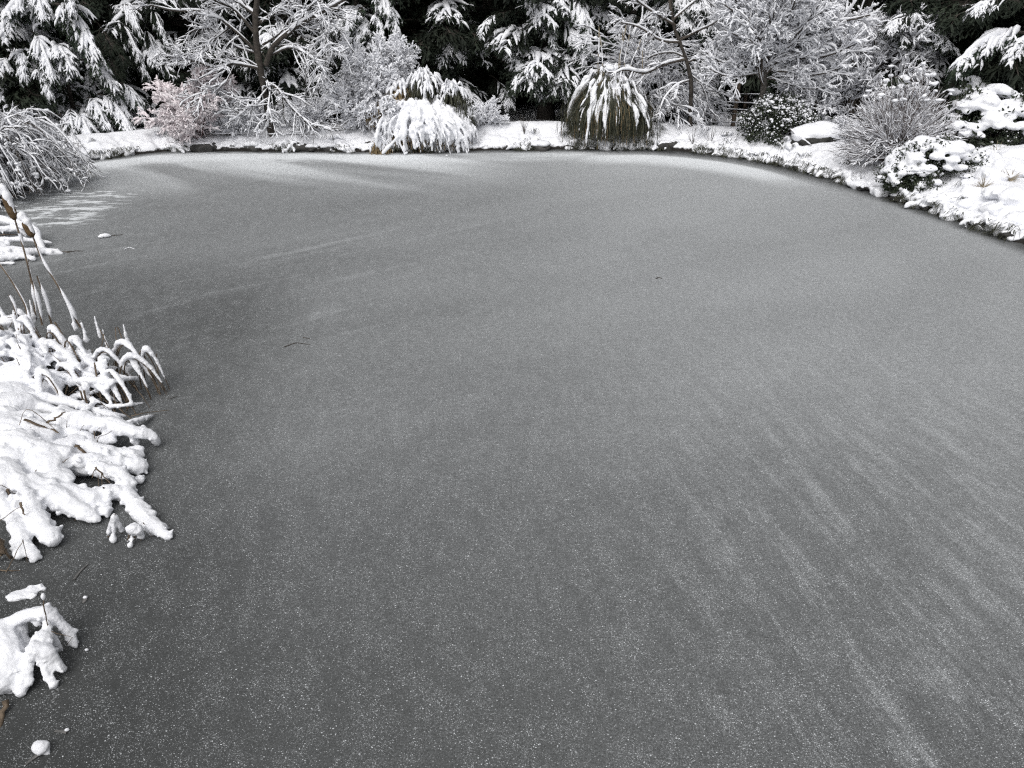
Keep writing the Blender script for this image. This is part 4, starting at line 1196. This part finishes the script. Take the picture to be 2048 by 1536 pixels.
for label, px, py, m_ in [('dry tan plant poking out of the snow at the right edge', 2020, 362, 'straw'), ('small dry tan tuft low on the right bank', 1965, 378, 'straw'), ('thin upright straw stems on the right bank', 1990, 325, 'straw'), ('thin bare shoots standing on the far bank beside the fountain grass', 1385, 290, 'twig'), ('bare twigs standing in the bank below the leaning tree', 1420, 292, 'twig'), ('dry stalks on the snowy bank between the two grass clumps', 1048, 268, 'twig')]:
    q = on_ground(px, py)
    r_ = thing('dry_plant', label, 'plant', q)
    up_ = 'upright' in label or 'shoots' in label or 'twigs' in label or 'stalks' in label
    k = 9 if up_ else 34
    D = np.stack([rng.normal(size=k) * (.25 if up_ else 1), rng.normal(size=k) * .5, np.full(k, 1.0)], -1)
    P = spawn(np.stack([np.zeros((k, 3)), D * .05], 1), 1, 0, .1, (0, .2), .36 if up_ else .18, 6, grav=.1 if up_ else .6, jit=.08, shrink=0)
    for k2, pp in enumerate(P[:k]):
        mb = MB(); mb.tubes(pp[None], taper(.005, .002, 6), 4)
        obj('stem', mb.mesh('stem', m_), r_)

# sticks leaning on the far right bank
def stick(label, pts, r, m_='twig', snow=0.018, name='stick', lift=0.0, K=12, cat='stick'):
    P = smooth_path(pts, K)
    r_ = thing(name, label, cat, P[0])
    mb = MB(); mb.tubes((P - P[0])[None], taper(r, r * .5, K), 6)
    obj('wood', mb.mesh('wood', m_), r_)
    if snow:
        sb = MB(); snow_tubes(sb, (P - P[0])[None], r * .6, snow, 1, 6, steep=.5)
        obj('snow', sb.mesh('snow', 'snow'), r_)
    return r_
g1, g2 = on_ground(1462, 292), on_ground(1500, 268)
stick('long thin stick slanting up from the bank to the leaning trunk', [g1 + [0, 0, -.02], (g1 + g2) / 2 + [0, .1, .12], aty(1512, 244, g2[1])], .012, 'grey_bark', .009)
g1 = on_ground(1540, 290)
stick('short snowy branch lying on the bank left of the boulder', [g1 + [0, 0, .02], aty(1555, 280, g1[1] + .1)], .012)
g1 = on_ground(1607, 288)
stick('snow covered branch sloping down in front of the boulder', [aty(1580, 258, g1[1] + .2), aty(1595, 272, g1[1] + .1), on_ground(1622, 294) + [0, 0, .03]], .014, 'twig', .022)
stick('thin fallen branch under the frosted shrubs on the far left bank', [on_ground(400, 283) + [0, .1, .12], on_ground(500, 279) + [0, .1, .10], on_ground(640, 279) + [0, .1, .08]], .010, 'twig', .014, 'fallen_branch', cat='branch')

# ------------------------------------------------------------------ left bank: weeping shrub over the ice
p = on_ground(15, 372)
ws = thing('weeping_shrub', 'arching bare shrub drooping snowy twigs over the ice at the left bank', 'shrub', (p[0] - .35, p[1], .2))
O = np.array(ws.location)
for k in range(16):
    n_ = 13
    az = rng.uniform(-1.8, 0.8, n_) if k < 12 else rng.uniform(-math.pi, math.pi, n_)
    L = rng.uniform(.85, 1.62, n_)
    h = rng.uniform(.55, 1.6, n_)
    u = np.linspace(0, 1, 10)[None]
    r_ = L[:, None] * u ** .85
    z = h[:, None] * (2.7 * u - 2.75 * u ** 1.9) + .02
    P = np.stack([r_ * np.cos(az)[:, None], r_ * np.sin(az)[:, None], z], -1) + rng.normal(size=(n_, 1, 3)) * [.12, .2, .0]
    P += np.cumsum(rng.normal(size=P.shape) * .028, 1)
    P[..., 2] = np.maximum(P[..., 2], -.1 + .03)
    b1 = spawn(P, 8, .2, 1.0, (.3, 1.15), .32, 6, grav=.5, jit=.17, shrink=.3)
    b2 = spawn(b1, 4, .2, 1.0, (.4, 1.1), .13, 4, grav=.4, jit=.12, shrink=.3)
    for Q in (b1, b2):
        Q[..., 2] = np.maximum(Q[..., 2], -.17)
    mb, sb = MB(), MB()
    mb.tubes(P, taper(.011, .004, 10), 5); mb.tubes(b1, taper(.004, .002, 6), 3); mb.tubes(b2, taper(.003, .002, 4), 3)
    snow_tubes(sb, P, .006, .019, .9, 6, lump=.7); snow_tubes(sb, b1, .003, .0145, .8, 5, lump=.7); snow_tubes(sb, b2, .002, .010, .6, 4, lump=.7)
    fk = b1[rng.integers(0, len(b1), 26), rng.integers(0, 4, 26)]
    sb.blobs(fk + [0, 0, .02], np.stack([rng.uniform(.02, .06, 26), rng.uniform(.02, .05, 26), rng.uniform(.015, .03, 26)], -1), .4)
    o = obj('branch', mb.mesh('branch', 'twig'), ws)
    obj('snow', sb.mesh('snow', 'snow'), o)
    if k < 3:   # a few dead leaves still hanging at twig ends
        lb = MB(); e_ = b1[rng.integers(0, len(b1), 3), -1]
        lb.cards(np.repeat(e_, 3, 0), rng.normal(size=(9, 3)) * .5 + [0, 0, -1], .06, .018)
        obj('dead_leaf', lb.mesh('dead_leaf', 'twig', False), o)
# pads of snow inside the shrub and on the bank under it
sb = MB()
for x, y, z, r in [(10, 300, .45, .16), (45, 290, .35, .14), (90, 300, .25, .13), (20, 340, .35, .14), (120, 300, .15, .12), (60, 330, .3, .12), (95, 345, .12, .07), (150, 300, .1, .14), (190, 312, .06, .1), (30, 260, .7, .12)]:
    sb.blobs([at(x, y, z)], [[r * 1.3, r, r * .6]], .35, 1.8, sub=3)
tag(obj('snow_pad', fused(sb, 'snow_pad', .02, 'snow', .01, 14)), 'snow pads heaped under the weeping shrub on the left bank', None, None, 'stuff')

# ------------------------------------------------------------------ reed beds at the left
def trace(lst, K=12):
    return [(smooth_path([at(*v) for v in pts], K), r if isinstance(r, tuple) else (r, r * .8)) for pts, r in lst]
def reedbed(name, label, org, tubes_, blobs_, blades, voxel=.009, fluff=.006, ff=30, cat='reeds', crumb=1.0, sm=3):
    root = thing(name, label, cat, org)
    O = np.array(org)
    sb = MB()
    for P, (r0, r1) in tubes_:
        K = len(P)
        tz = np.gradient(P, axis=0); hor = np.hypot(tz[:, 0], tz[:, 1]) / (np.linalg.norm(tz, axis=1) + 1e-9)
        r = np.linspace(r0, r1, K) * (.42 + .62 * hor) * (1 + .20 * rng.uniform(-1, 1, K)) * (1 + .22 * vnoise(P * 9))
        P = P + np.cumsum(rng.normal(size=P.shape) * r0 * .09, 0) * [1, 1, .4]
        r[0] *= .8; r[-1] *= .6
        # crumbs clinging along the lower sides
        m_ = int(K * 2.6 * crumb)
        kk = rng.integers(1, max(2, K - 1), m_); aa = rng.uniform(-.7, math.pi + .7, m_)
        side = np.cross(np.gradient(P, axis=0)[kk], [0, 0, 1.]); side /= np.linalg.norm(side, axis=1, keepdims=True) + 1e-9
        cc = P[kk] + side * (np.cos(aa) * r[kk] * .95)[:, None] - np.array([0, 0, 1]) * (np.sin(aa) * r[kk] * .8)[:, None] + rng.normal(size=(m_, 3)) * r0 * .12
        sb.blobs(off(cc, O), rng.uniform(.12, .34, m_) * r[kk] + .003, .4, sub=1)
        P = np.concatenate([P[:1] - (P[1] - P[0]) * .3, P, P[-1:] + (P[-1] - P[-2]) * .3])
        sb.tubes(off(P, O)[None], np.r_[.003, r, .003], 9, flat=.85)
    for (px, py, z, r) in blobs_:
        r3 = r if isinstance(r, tuple) else (r * 1.15, r, r * .6)
        sb.blobs([off(at(px, py, z), O)], [r3], .25, 1.7, sub=3)
    obj('snow', fused(sb, 'snow', voxel, 'snow', fluff, ff, sm), root)
    for P, r in blades:
        mb = MB()
        K = len(P)
        mb.tubes(off(P, O)[None], taper(r, r * .6, K), 5, flat=.45)
        obj('reed_blade', mb.mesh('reed_blade', 'reed'), root)
    return root

# upper reed bed: bent reeds crossing under snow
tb, blades = [], []
def bent(px, py, dx, dy, h, r, z0=.02, tip=.02, K=14, snow=True, bl=True):
    """a reed rising at one place, bending over and coming down at another (photo positions on the ice)"""
    a, c_ = at(px, py, z0), at(px + dx, py + dy, tip)
    u = np.linspace(0, 1, K)[:, None]
    P = a * (1 - u) + c_ * u
    P[:, 2] += h * np.sin(u[:, 0] ** .8 * math.pi) ** .8
    if snow:
        tb.append((P[2:-1] + [0, 0, r * .5], (r, r * .8)))
    if bl:
        for _ in range(2):
            blades.append((P + rng.normal(size=3) * [.02, .02, .0] - [0, 0, r * .3], rng.uniform(.006, .010)))
for k in range(20):
    t = rng.random()
    x0 = -30 + 240 * t + rng.uniform(-40, 30)
    y0 = 690 + 75 * t + rng.uniform(-10, 75)
    bent(x0, y0, rng.uniform(-60, 95), rng.uniform(-30, 60), rng.uniform(.14, .34), rng.uniform(.018, .050))
for x0, y0, dx, dy, h in [(215, 800, 60, 28, .30), (240, 790, 95, -4, .34), (205, 790, 50, 30, .22), (255, 775, 50, 20, .30), (230, 760, 85, 25, .38), (170, 780, 60, 50, .2), (290, 778, 47, 2, .36), (120, 770, 60, 40, .25), (190, 770, 80, 10, .33)]:
    bent(x0, y0, dx, dy, h, .03)
for x0, y0, dx, dy, h in [(20, 720, -40, 30, .4), (60, 720, 40, 20, .42), (110, 730, 50, 20, .38), (0, 700, 40, 10, .45), (40, 700, 60, 20, .4), (150, 750, 40, 20, .36)]:
    bent(x0, y0, dx, dy, h, .035)
bl2 = [(10, 700, .26, .13), (55, 715, .22, .11), (30, 750, .18, .18), (90, 775, .14, .13), (0, 800, .16, .2), (60, 812, .11, .15), (20, 640, .34, .08), (255, 735, .2, .05)]
def hz(t, v):                       # height of the matted reeds: t along the bed, v from its back edge to its front
    return (.40 - .20 * t) * (1 - .75 * max(0, v) ** 1.3)
for k in range(72):      # reeds pressed flat, lying across each other under the snow
    t, v = rng.random(), rng.random()
    x, y = -30 + 285 * t, 655 + 78 * t + 115 * v
    a_ = rng.normal(.35, .75)
    Lp = rng.uniform(22, 62)
    dx, dy = Lp * math.cos(a_), .6 * Lp * math.sin(a_)
    z = hz(t, v) + rng.uniform(-.05, .05)
    P = smooth_path([at(x - dx, y - dy, max(.03, z - rng.uniform(.02, .10))), at(x, y, z + .02), at(x + dx, y + dy, max(.02, z - rng.uniform(.02, .16)))], 12)
    tb.append((P, (rng.uniform(.024, .046), rng.uniform(.006, .020))))
for k in range(90):      # dead stems underneath, seen in the gaps
    t, v = rng.random(), rng.random()
    x, y = -30 + 300 * t, 665 + 78 * t + 115 * v
    z = hz(t, v) * rng.uniform(.2, .75)
    a0 = at(x, y, z); a1 = a0 + np.array([rng.normal() * .14, rng.normal() * .14, -z + rng.uniform(-.02, .05)])
    blades.append((smooth_path([a0, (a0 + a1) / 2 + rng.normal(size=3) * .02, a1], 8), rng.uniform(.005, .012)))
for x, y, z in [(190, 632, .42), (162, 640, .42), (247, 650, .34), (205, 655, .38), (140, 618, .46), (60, 600, .5), (25, 620, .5)]:
    a, c_ = at(x, y, z), at(x + 12, y + 45, z - .2)
    tb.append((smooth_path([a, c_], 8), (.016, .045)))
rb1 = reedbed('reed_bed', 'upper bed of bent reeds matted with snow at the left edge', at(60, 740), tb, bl2, [], .009, .005, 34, sm=4)
for P, r in blades:
    mb = MB(); mb.tubes(off(P, rb1.location)[None], taper(r, r * .55, len(P)), 5, flat=.5)
    obj('reed_blade', mb.mesh('reed_blade', 'reed'), rb1)
# broken dead blades showing between the snow
def shard(root, pts, r, m_='reed'):
    r *= .72
    P = smooth_path([at(v[0], v[1], v[2] * .86) for v in pts], 8)
    P += rng.normal(size=P.shape) * .35 * r
    mb = MB(); mb.tubes(off(P, root.location)[None], taper(r, r * .5, 8), 5, flat=.5)
    obj('reed_blade', mb.mesh('reed_blade', m_), root)
for pts, r in [([(200, 660, .42), (222, 705, .3), (230, 720, .2)], .006), ([(208, 668, .42), (195, 735, .28)], .006), ([(212, 690, .38), (188, 745, .2)], .006), ([(235, 655, .40), (250, 690, .3)], .008), ([(60, 648, .48), (72, 675, .36)], .009), ([(230, 655, .42), (234, 690, .3)], .007),
               ([(307, 705, .32), (325, 780, .05)], .007), ([(312, 708, .3), (320, 790, .03)], .006), ([(290, 712, .28), (296, 750, .1)], .012), ([(302, 740, .2), (316, 785, .03)], .014), ([(220, 775, .2), (225, 830, .02)], .006), ([(235, 780, .2), (247, 828, .02)], .006), ([(228, 780, .2), (232, 830, .02)], .006),
               ([(103, 648, .42), (118, 672, .34)], .014), ([(110, 645, .42), (126, 670, .34)], .012), ([(120, 685, .36), (138, 698, .3)], .014), ([(42, 620, .5), (50, 645, .42)], .012), ([(15, 635, .46), (50, 632, .44)], .007), ([(180, 790, .2), (200, 812, .05)], .014), ([(150, 742, .25), (163, 780, .15), (178, 805, .1)], .004), ([(18, 655, .4), (28, 640, .42)], .006),
               ([(268, 770, .2), (300, 815, .05)], .006)]:
    shard(rb1, pts, r)

# lower reed bed: heavy snow with long fingers
tb = trace([
    ([(10, 800, .2), (100, 815, .17), (185, 842, .1)], (.055, .04)), ([(50, 792, .2), (150, 808, .14), (232, 836, .04)], (.045, .03)), ([(120, 815, .15), (170, 835, .12), (215, 850, .12)], (.035, .03)),
    ([(110, 835, .22), (180, 848, .2), (255, 862, .17), (300, 870, .12), (313, 888, .03)], (.075, .05)), ([(140, 880, .18), (210, 905, .14), (285, 912, .05)], (.06, .045)),
    ([(150, 920, .16), (225, 930, .10), (292, 938, .04)], (.085, .055)), ([(180, 935, .15), (240, 955, .1), (258, 985, .05)], (.06, .06)), ([(245, 980, .06), (285, 1030, .04), (318, 1058, .03), (340, 1074, .02)], (.062, .022)),
    ([(-10, 930, .26), (50, 975, .2), (115, 1005, .12), (185, 1048, .04)], (.08, .06)), ([(40, 990, .18), (75, 1045, .1), (112, 1090, .04)], (.07, .06)), ([(-10, 990, .2), (25, 1040, .12), (45, 1085, .06), (35, 1122, .03)], (.06, .04)),
    ([(40, 1080, .06), (60, 1098, .05), (80, 1112, .03)], .035), ([(60, 960, .2), (140, 985, .12), (220, 1000, .05)], (.07, .065)), ([(170, 990, .1), (225, 985, .08), (250, 980, .06)], .06), ([(200, 1010, .05), (225, 1022, .04)], .05),
    ([(90, 1050, .08), (120, 1068, .04)], .03), ([(0, 880, .28), (70, 900, .25), (140, 915, .18)], .09), ([(60, 835, .22), (120, 850, .2), (190, 885, .15)], .06), ([(0, 830, .24), (40, 850, .24), (110, 870, .2)], .08), ([(150, 855, .18), (250, 840, .1)], .05),
    ([(30, 945, .24), (60, 990, .2), (75, 1000, .18)], .05), ([(260, 870, .14), (280, 885, .06)], .04), ([(255, 925, .1), (285, 925, .06)], .05), ([(270, 1005, .06), (292, 1022, .05)], .035)])
bl3 = [(20, 860, .2, .2), (70, 880, .18, .18), (20, 910, .2, .2), (90, 930, .16, .16), (140, 900, .14, .13), (180, 925, .1, .12), (-20, 960, .2, .2), (110, 960, .14, .12), (120, 1000, .05, .1), (10, 820, .18, .2), (215, 925, .07, .09), (210, 880, .12, .07), (160, 850, .15, .07), (270, 900, .06, .05), (55, 1035, .08, .08)]
rb2 = reedbed('reed_bed', 'lower snow covered reed bed with long fingers over the ice', at(80, 950), tb, bl3, [], .009, .0055, 34, crumb=1.5)
for pts, r in [([(38, 850, .36), (58, 818, .48), (120, 868, .3)], .006), ([(48, 838, .38), (115, 865, .28)], .018), ([(60, 855, .32), (100, 875, .26)], .016), ([(95, 845, .34), (130, 825, .36)], .02), ([(152, 890, .28), (178, 915, .2)], .022), ([(190, 935, .26), (220, 965, .14)], .010), ([(196, 950, .2), (198, 985, .08)], .006), ([(203, 945, .2), (205, 985, .08)], .005), ([(208, 975, .16), (210, 988, .08)], .009), ([(188, 862, .26), (190, 880, .2)], .006), ([(200, 855, .27), (190, 866, .22)], .005), ([(160, 862, .26), (168, 850, .3)], .005),
               ([(0, 920, .34), (15, 945, .28)], .022), ([(2, 955, .3), (25, 1000, .18)], .018), ([(-5, 1045, .2), (45, 1010, .28)], .006), ([(0, 1080, .2), (20, 1120, .02)], .03), ([(10, 1100, .1), (-10, 1120, .02)], .03), ([(12, 1145, .02), (30, 1110, .12), (46, 1080, .2)], .007), ([(46, 1080, .2), (55, 1125, .02)], .005), ([(-6, 1140, .02), (38, 1142, .03)], .009), ([(-12, 1060, .15), (0, 1105, .03)], .03), ([(40, 1005, .26), (50, 1030, .2)], .012), ([(180, 1000, .1), (150, 1040, .02)], .012), ([(286, 1045, .08), (304, 1075, .0)], .004), ([(125, 925, .24), (138, 915, .26)], .007)]:
    shard(rb2, pts, r)

# lowest clump
tb = trace([([(-10, 1258, .14), (30, 1238, .17), (72, 1224, .2), (108, 1236, .16), (134, 1264, .08), (146, 1290, .02)], (.04, .032)), ([(95, 1262, .16), (62, 1300, .14), (50, 1345, .07), (42, 1388, .02)], (.036, .030)),
            ([(60, 1300, .15), (100, 1306, .13), (138, 1338, .03)], (.045, .036)), ([(80, 1310, .13), (95, 1348, .06), (108, 1376, .02)], (.026, .020)), ([(90, 1262, .15), (110, 1285, .08), (122, 1296, .02)], (.028, .018)), ([(5, 1250, .14), (20, 1300, .12), (10, 1360, .05), (4, 1390, .03)], (.08, .05)), ([(92, 1240, .2), (94, 1268, .16), (88, 1285, .15)], (.015, .03)), ([(65, 1228, .18), (75, 1250, .14)], .018)])
rb3 = reedbed('reed_clump', 'lowest snowy reed clump with claw like fingers at the left edge', at(50, 1310), tb, [(-5, 1290, .08, .13), (15, 1265, .1, .09), (-5, 1345, .06, .12), (25, 1310, .08, .07)], [], .007, .0045, 48, crumb=1.8)
for pts, r in [([(86, 1190, .4), (90, 1225, .3), (97, 1265, .18)], .008), ([(97, 1262, .2), (145, 1275, .16)], .0035), ([(145, 1275, .16), (128, 1297, .01)], .0035), ([(100, 1270, .15), (115, 1290, .03)], .012), ([(10, 1400, .05), (2, 1440, .0), (-6, 1480, -.01)], .022), ([(100, 1320, .06), (118, 1330, .02)], .02)]:
    shard(rb3, pts, r)
sb = MB(); P = smooth_path([at(85, 1186, .41), at(88, 1200, .37)], 5); sb.tubes(off(P, rb3.location)[None], [.004, .010, .012, .009, .003], 6)
obj('snow', sb.mesh('snow', 'snow'), rb3)

# reeds and snowy roots at the upper left shore
tb = trace([([(-20, 436, .25), (40, 446, .25), (66, 452, .22), (84, 478, .1), (92, 498, .03)], (.07, .045)), ([(-20, 480, .12), (40, 478, .12), (105, 486, .04)], (.05, .03)), ([(-20, 500, .1), (40, 505, .09), (95, 500, .05), (130, 504, .02)], (.09, .03)), ([(-20, 520, .06), (30, 512, .06), (62, 520, .02)], (.06, .03)), ([(-20, 460, .2), (30, 458, .18), (55, 470, .1)], .05), ([(-10, 528, .03), (30, 526, .02)], .03)])
rb4 = reedbed('reed_clump', 'snow covered reeds lying on the ice below the weeping shrub', at(20, 490), tb, [(0, 495, .05, .12), (-10, 450, .15, .15), (50, 452, .22, .07)], [], .011, .006, 30)
for pts, r in [([(0, 478, .05), (60, 480, .03)], .02), ([(-10, 470, .1), (40, 468, .06)], .02), ([(95, 500, .03), (140, 505, .01)], .012), ([(0, 445, .15), (10, 470, .05)], .03)]:
    shard(rb4, pts, r)

# thin bare stems standing out of the snow
for root, n_s, fx in ((rb1, 26, lambda: (rng.uniform(-5, 270), 0)), (rb2, 20, lambda: (rng.uniform(0, 230), 1))):
    for k in range(n_s):
        x, kind_ = fx()
        y = (660 + .3 * x + rng.uniform(0, 95)) if kind_ == 0 else rng.uniform(850, 1010)
        z0_ = (.34 - .0008 * x if kind_ == 0 else .22 - .0006 * x) * rng.uniform(.5, .95)
        a0 = at(x, y, max(.02, z0_))
        d_ = np.array([rng.normal() * .10, rng.normal() * .10, rng.uniform(.05, .16)])
        pts_ = [a0 - [0, 0, .05], a0 + d_]
        if rng.random() < .4:
            pts_.append(a0 + d_ + np.array([rng.normal() * .10, rng.normal() * .10, -rng.uniform(.02, .12)]))
        P = np.concatenate([np.linspace(pts_[i_], pts_[i_ + 1], 5)[(1 if i_ else 0):] for i_ in range(len(pts_) - 1)])
        P += rng.normal(size=P.shape) * .002
        mb = MB(); mb.tubes(off(P, root.location)[None], taper(rng.uniform(.003, .0055), .0025, len(P)), 5, flat=.6)
        obj('reed_blade', mb.mesh('reed_blade', 'reed'), root)

# cattails
def cattail(label, pts, Y, head, snowy=True):
    P = smooth_path([aty(x, y, Y - .0 * k) for k, (x, y) in enumerate(pts)], 20)
    root = thing('cattail', label, 'cattail', P[-1])
    O = P[-1]
    mb = MB(); mb.tubes(off(P, O)[None], taper(.007, .011, 20), 6)
    o = obj('stem', mb.mesh('stem', 'reed'), root)
    sb = MB()
    Q = smooth_path(P[2 if head else 0:], 44) + [.012, -.006, .0]
    nzz = vnoise(np.stack([Q[:, 2] * 7, Q[:, 0] * 3, Q[:, 1]], -1))
    sb.tubes(off(Q, O)[None], np.clip(.006 + .034 * nzz, .001, .04), 6)
    obj('snow', sb.mesh('snow', 'snow'), o)
    if head:
        h0, h1 = aty(*head[0], Y), aty(*head[1], Y)
        H = smooth_path([h0, h1], 10)
        mb = MB(); mb.tubes(off(H, O)[None], np.array([.008, .028, .034, .036, .036, .036, .036, .034, .028, .010]), 10)
        hd = obj('seed_head', mb.mesh('seed_head', 'cattail'), root)
        sb = MB(); H2 = H + [.016, -.004, .02]
        sb.tubes(off(H2, O)[None], np.array([.02, .034, .036, .03, .026, .026, .022, .022, .016, .004]), 8)
        sb.blobs([off(h0 + [-.008, 0, .03], O)], [[.036, .034, .05]], .25)
        obj('snow', fused(sb, 'snow', .008, 'snow', .004, 40, 2), hd)
YC = at(75, 640, .35)[1]
cattail('tall cattail with brown seed head and snow cap at the left edge', [(30, 440), (48, 500), (62, 555), (75, 600), (85, 650)], YC, [(8, 385), (30, 440)])
cattail('shorter cattail leaning left with snow hooded head behind the tall one', [(66, 474), (85, 520), (118, 575), (150, 635), (162, 655)], YC, [(48, 440), (66, 474)])
cattail('broken reed stem with snow beads leaning in from the left edge', [(-5, 522), (22, 560), (48, 605), (62, 645), (90, 690)], YC - .2, None)
cattail('bare reed stem standing beside the tall cattail', [(56, 520), (62, 560), (68, 595), (72, 640)], YC + .1, None)
cattail('short brown broken reed stub beside the cattails', [(74, 552), (84, 580), (94, 610), (104, 650)], YC + .05, None)
cattail('short pale reed stub left of the cattails', [(18, 590), (28, 610), (34, 640)], YC - .1, None)

# ------------------------------------------------------------------ little things on the ice
def tuft(label, org, legs, blobs_, name='reed_tuft'):
    root = thing(name, label, 'reeds', at(*org))
    sb = MB()
    for pts, r in legs:
        P = smooth_path([at(*v) for v in pts], 8)
        sb.tubes(off(P, root.location)[None] + [0, 0, r * .4], r * np.array([.4, 1, 1.1, .9, 1.05, .9, 1.1, .4]), 7)
        mb = MB(); mb.tubes(off(P, root.location)[None], .006, 5)
        obj('reed_blade', mb.mesh('reed_blade', 'reed'), root)
    for x, y, z, r in blobs_:
        sb.blobs([off(at(x, y, z), root.location)], [[r, r, r]], .3)
    obj('snow', fused(sb, 'snow', .007, 'snow', .004, 45, 2), root)
tuft('small tent shaped snowy reed tuft standing off the lower reed bed', (230, 1078), [([(229, 1028, .2), (222, 1050, .1), (217, 1074, .01)], .016), ([(229, 1028, .2), (228, 1055, .1), (226, 1084, .0)], .014), ([(229, 1028, .2), (238, 1050, .1), (245, 1066, .02)], .015)], [(226, 1078, .03, .025)])
tuft('small hunched snowy reed tuft beside the tent shaped one', (268, 1085), [([(262, 1056, .12), (257, 1075, .04), (256, 1082, .01)], .022), ([(266, 1054, .13), (270, 1078, .02)], .022), ([(268, 1054, .13), (282, 1072, .04), (282, 1080, .01)], .02), ([(266, 1075, .04), (260, 1092, .01)], .012)], [(266, 1056, .12, .04), (275, 1058, .11, .035), (260, 1090, .02, .018)])
def ball(label, px, py, r, stem=None, name='snow_ball', r3=None):
    p = at(px, py, 0)
    root = thing(name, label, 'snow clump', p)
    sb = MB(); sb.blobs([[0, 0, r * .75]], [r3 or [r, r * .95, r * .85]], .14, 1.7, sub=3)
    for _ in range(6):
        sb.blobs([rng.normal(size=3) * r * .38 + [0, 0, r * .6]], [r * .45], .4, 1.8, sub=2)
    obj('snow', fused(sb, 'snow', .006, 'snow', .003, 50, 1), root)
    if stem:
        P = smooth_path([at(px, py, r * .4), at(*stem[0], .004), at(*stem[1], .003)], 8)
        mb = MB(); mb.tubes(off(P, p)[None], taper(.014, .006, 8), 6, flat=.4)
        obj('stem', mb.mesh('stem', 'drowned'), root)
ball('lone snow ball on the ice beside the fingers of the lower reed bed', 281, 966, .035)
ball('round snow ball on a frozen stem at the lower left corner', 84, 1503, .036, ((68, 1515), (50, 1530)))
ball('tiny snow ball on a frozen stem above the corner ball', 135, 1463, .013, ((122, 1462), (110, 1462)))
ball('tiny pair of snow crumbs right of the claw like clump', 174, 1303, .013)
ball('low snow crumb at the right of the tiny pair', 181, 1295, .008)
ball('flat frosted lump frozen in the ice above the claw like clump', 171, 1198, .014, ((168, 1203), (166, 1206)))
sb = MB()
p = at(55, 1188, 0)
for x, y, r in [(35, 1192, .05), (50, 1186, .05), (65, 1178, .035), (80, 1173, .02), (62, 1190, .03), (88, 1178, .012)]:
    sb.blobs([off(at(x, y, .005), p)], [[r * 1.2, r * .9, .016]], .35, 1.8, sub=3)
o = tag(obj('snow_patch', fused(sb, 'snow_patch', .007, 'snow', .004, 45, 1)), 'thin flat snow patch on the ice above the claw like clump', 'snow patch'); o.location = p
def ice_stick(label, pts, r, m_='drowned', snow=0, cat='stick', name='stick'):
    P = smooth_path([at(x, y, .004) for x, y in pts], 12)
    root = thing(name, label, cat, P[0])
    mb = MB(); mb.tubes((P - P[0])[None], taper(r, r * .4, 12), 6, flat=.5)
    obj('wood', mb.mesh('wood', m_), root)
    return root
r_ = ice_stick('floating stick with a strip of snow frozen in near the left bank', [(196, 474), (215, 472), (246, 469)], .012, 'twig')
sb = MB(); P = smooth_path([at(196, 474, .02), at(208, 471, .03), at(222, 471, .02)], 8); sb.tubes(off(P, r_.location)[None], [.01, .03, .04, .035, .045, .04, .03, .008], 7, flat=.7); obj('snow', sb.mesh('snow', 'snow'), r_)
ice_stick('pale curved blade frozen flat in the ice', [(248, 499), (258, 495), (270, 498)], .010, 'thin_snow')
ice_stick('dark forked twig lying in the middle of the ice, longer piece', [(568, 694), (590, 686), (605, 687), (621, 689)], .006, 'twig', cat='twig', name='twig')
ice_stick('short dark twig just above the longer forked one', [(606, 675), (613, 676), (621, 678)], .007, 'twig', cat='twig', name='twig')
ice_stick('tiny dark leaf scrap lying on the ice right of the middle', [(1312, 557), (1318, 555), (1324, 557)], .010, 'twig', cat='leaf', name='dead_leaf')
ice_stick('grey stem frozen under the ice below the lower reed bed', [(147, 1160), (160, 1143), (176, 1128)], .010)
ice_stick('pale blade frozen in the ice at the tip of the upper reed bed', [(278, 833), (295, 830), (312, 828)], .010)
ice_stick('faint blade frozen in the ice right of the upper reed bed', [(336, 797), (345, 795), (354, 792)], .010)
ice_stick('dark stem half frozen in the ice beside the lying reeds', [(132, 504), (150, 502), (166, 502)], .014, 'twig')
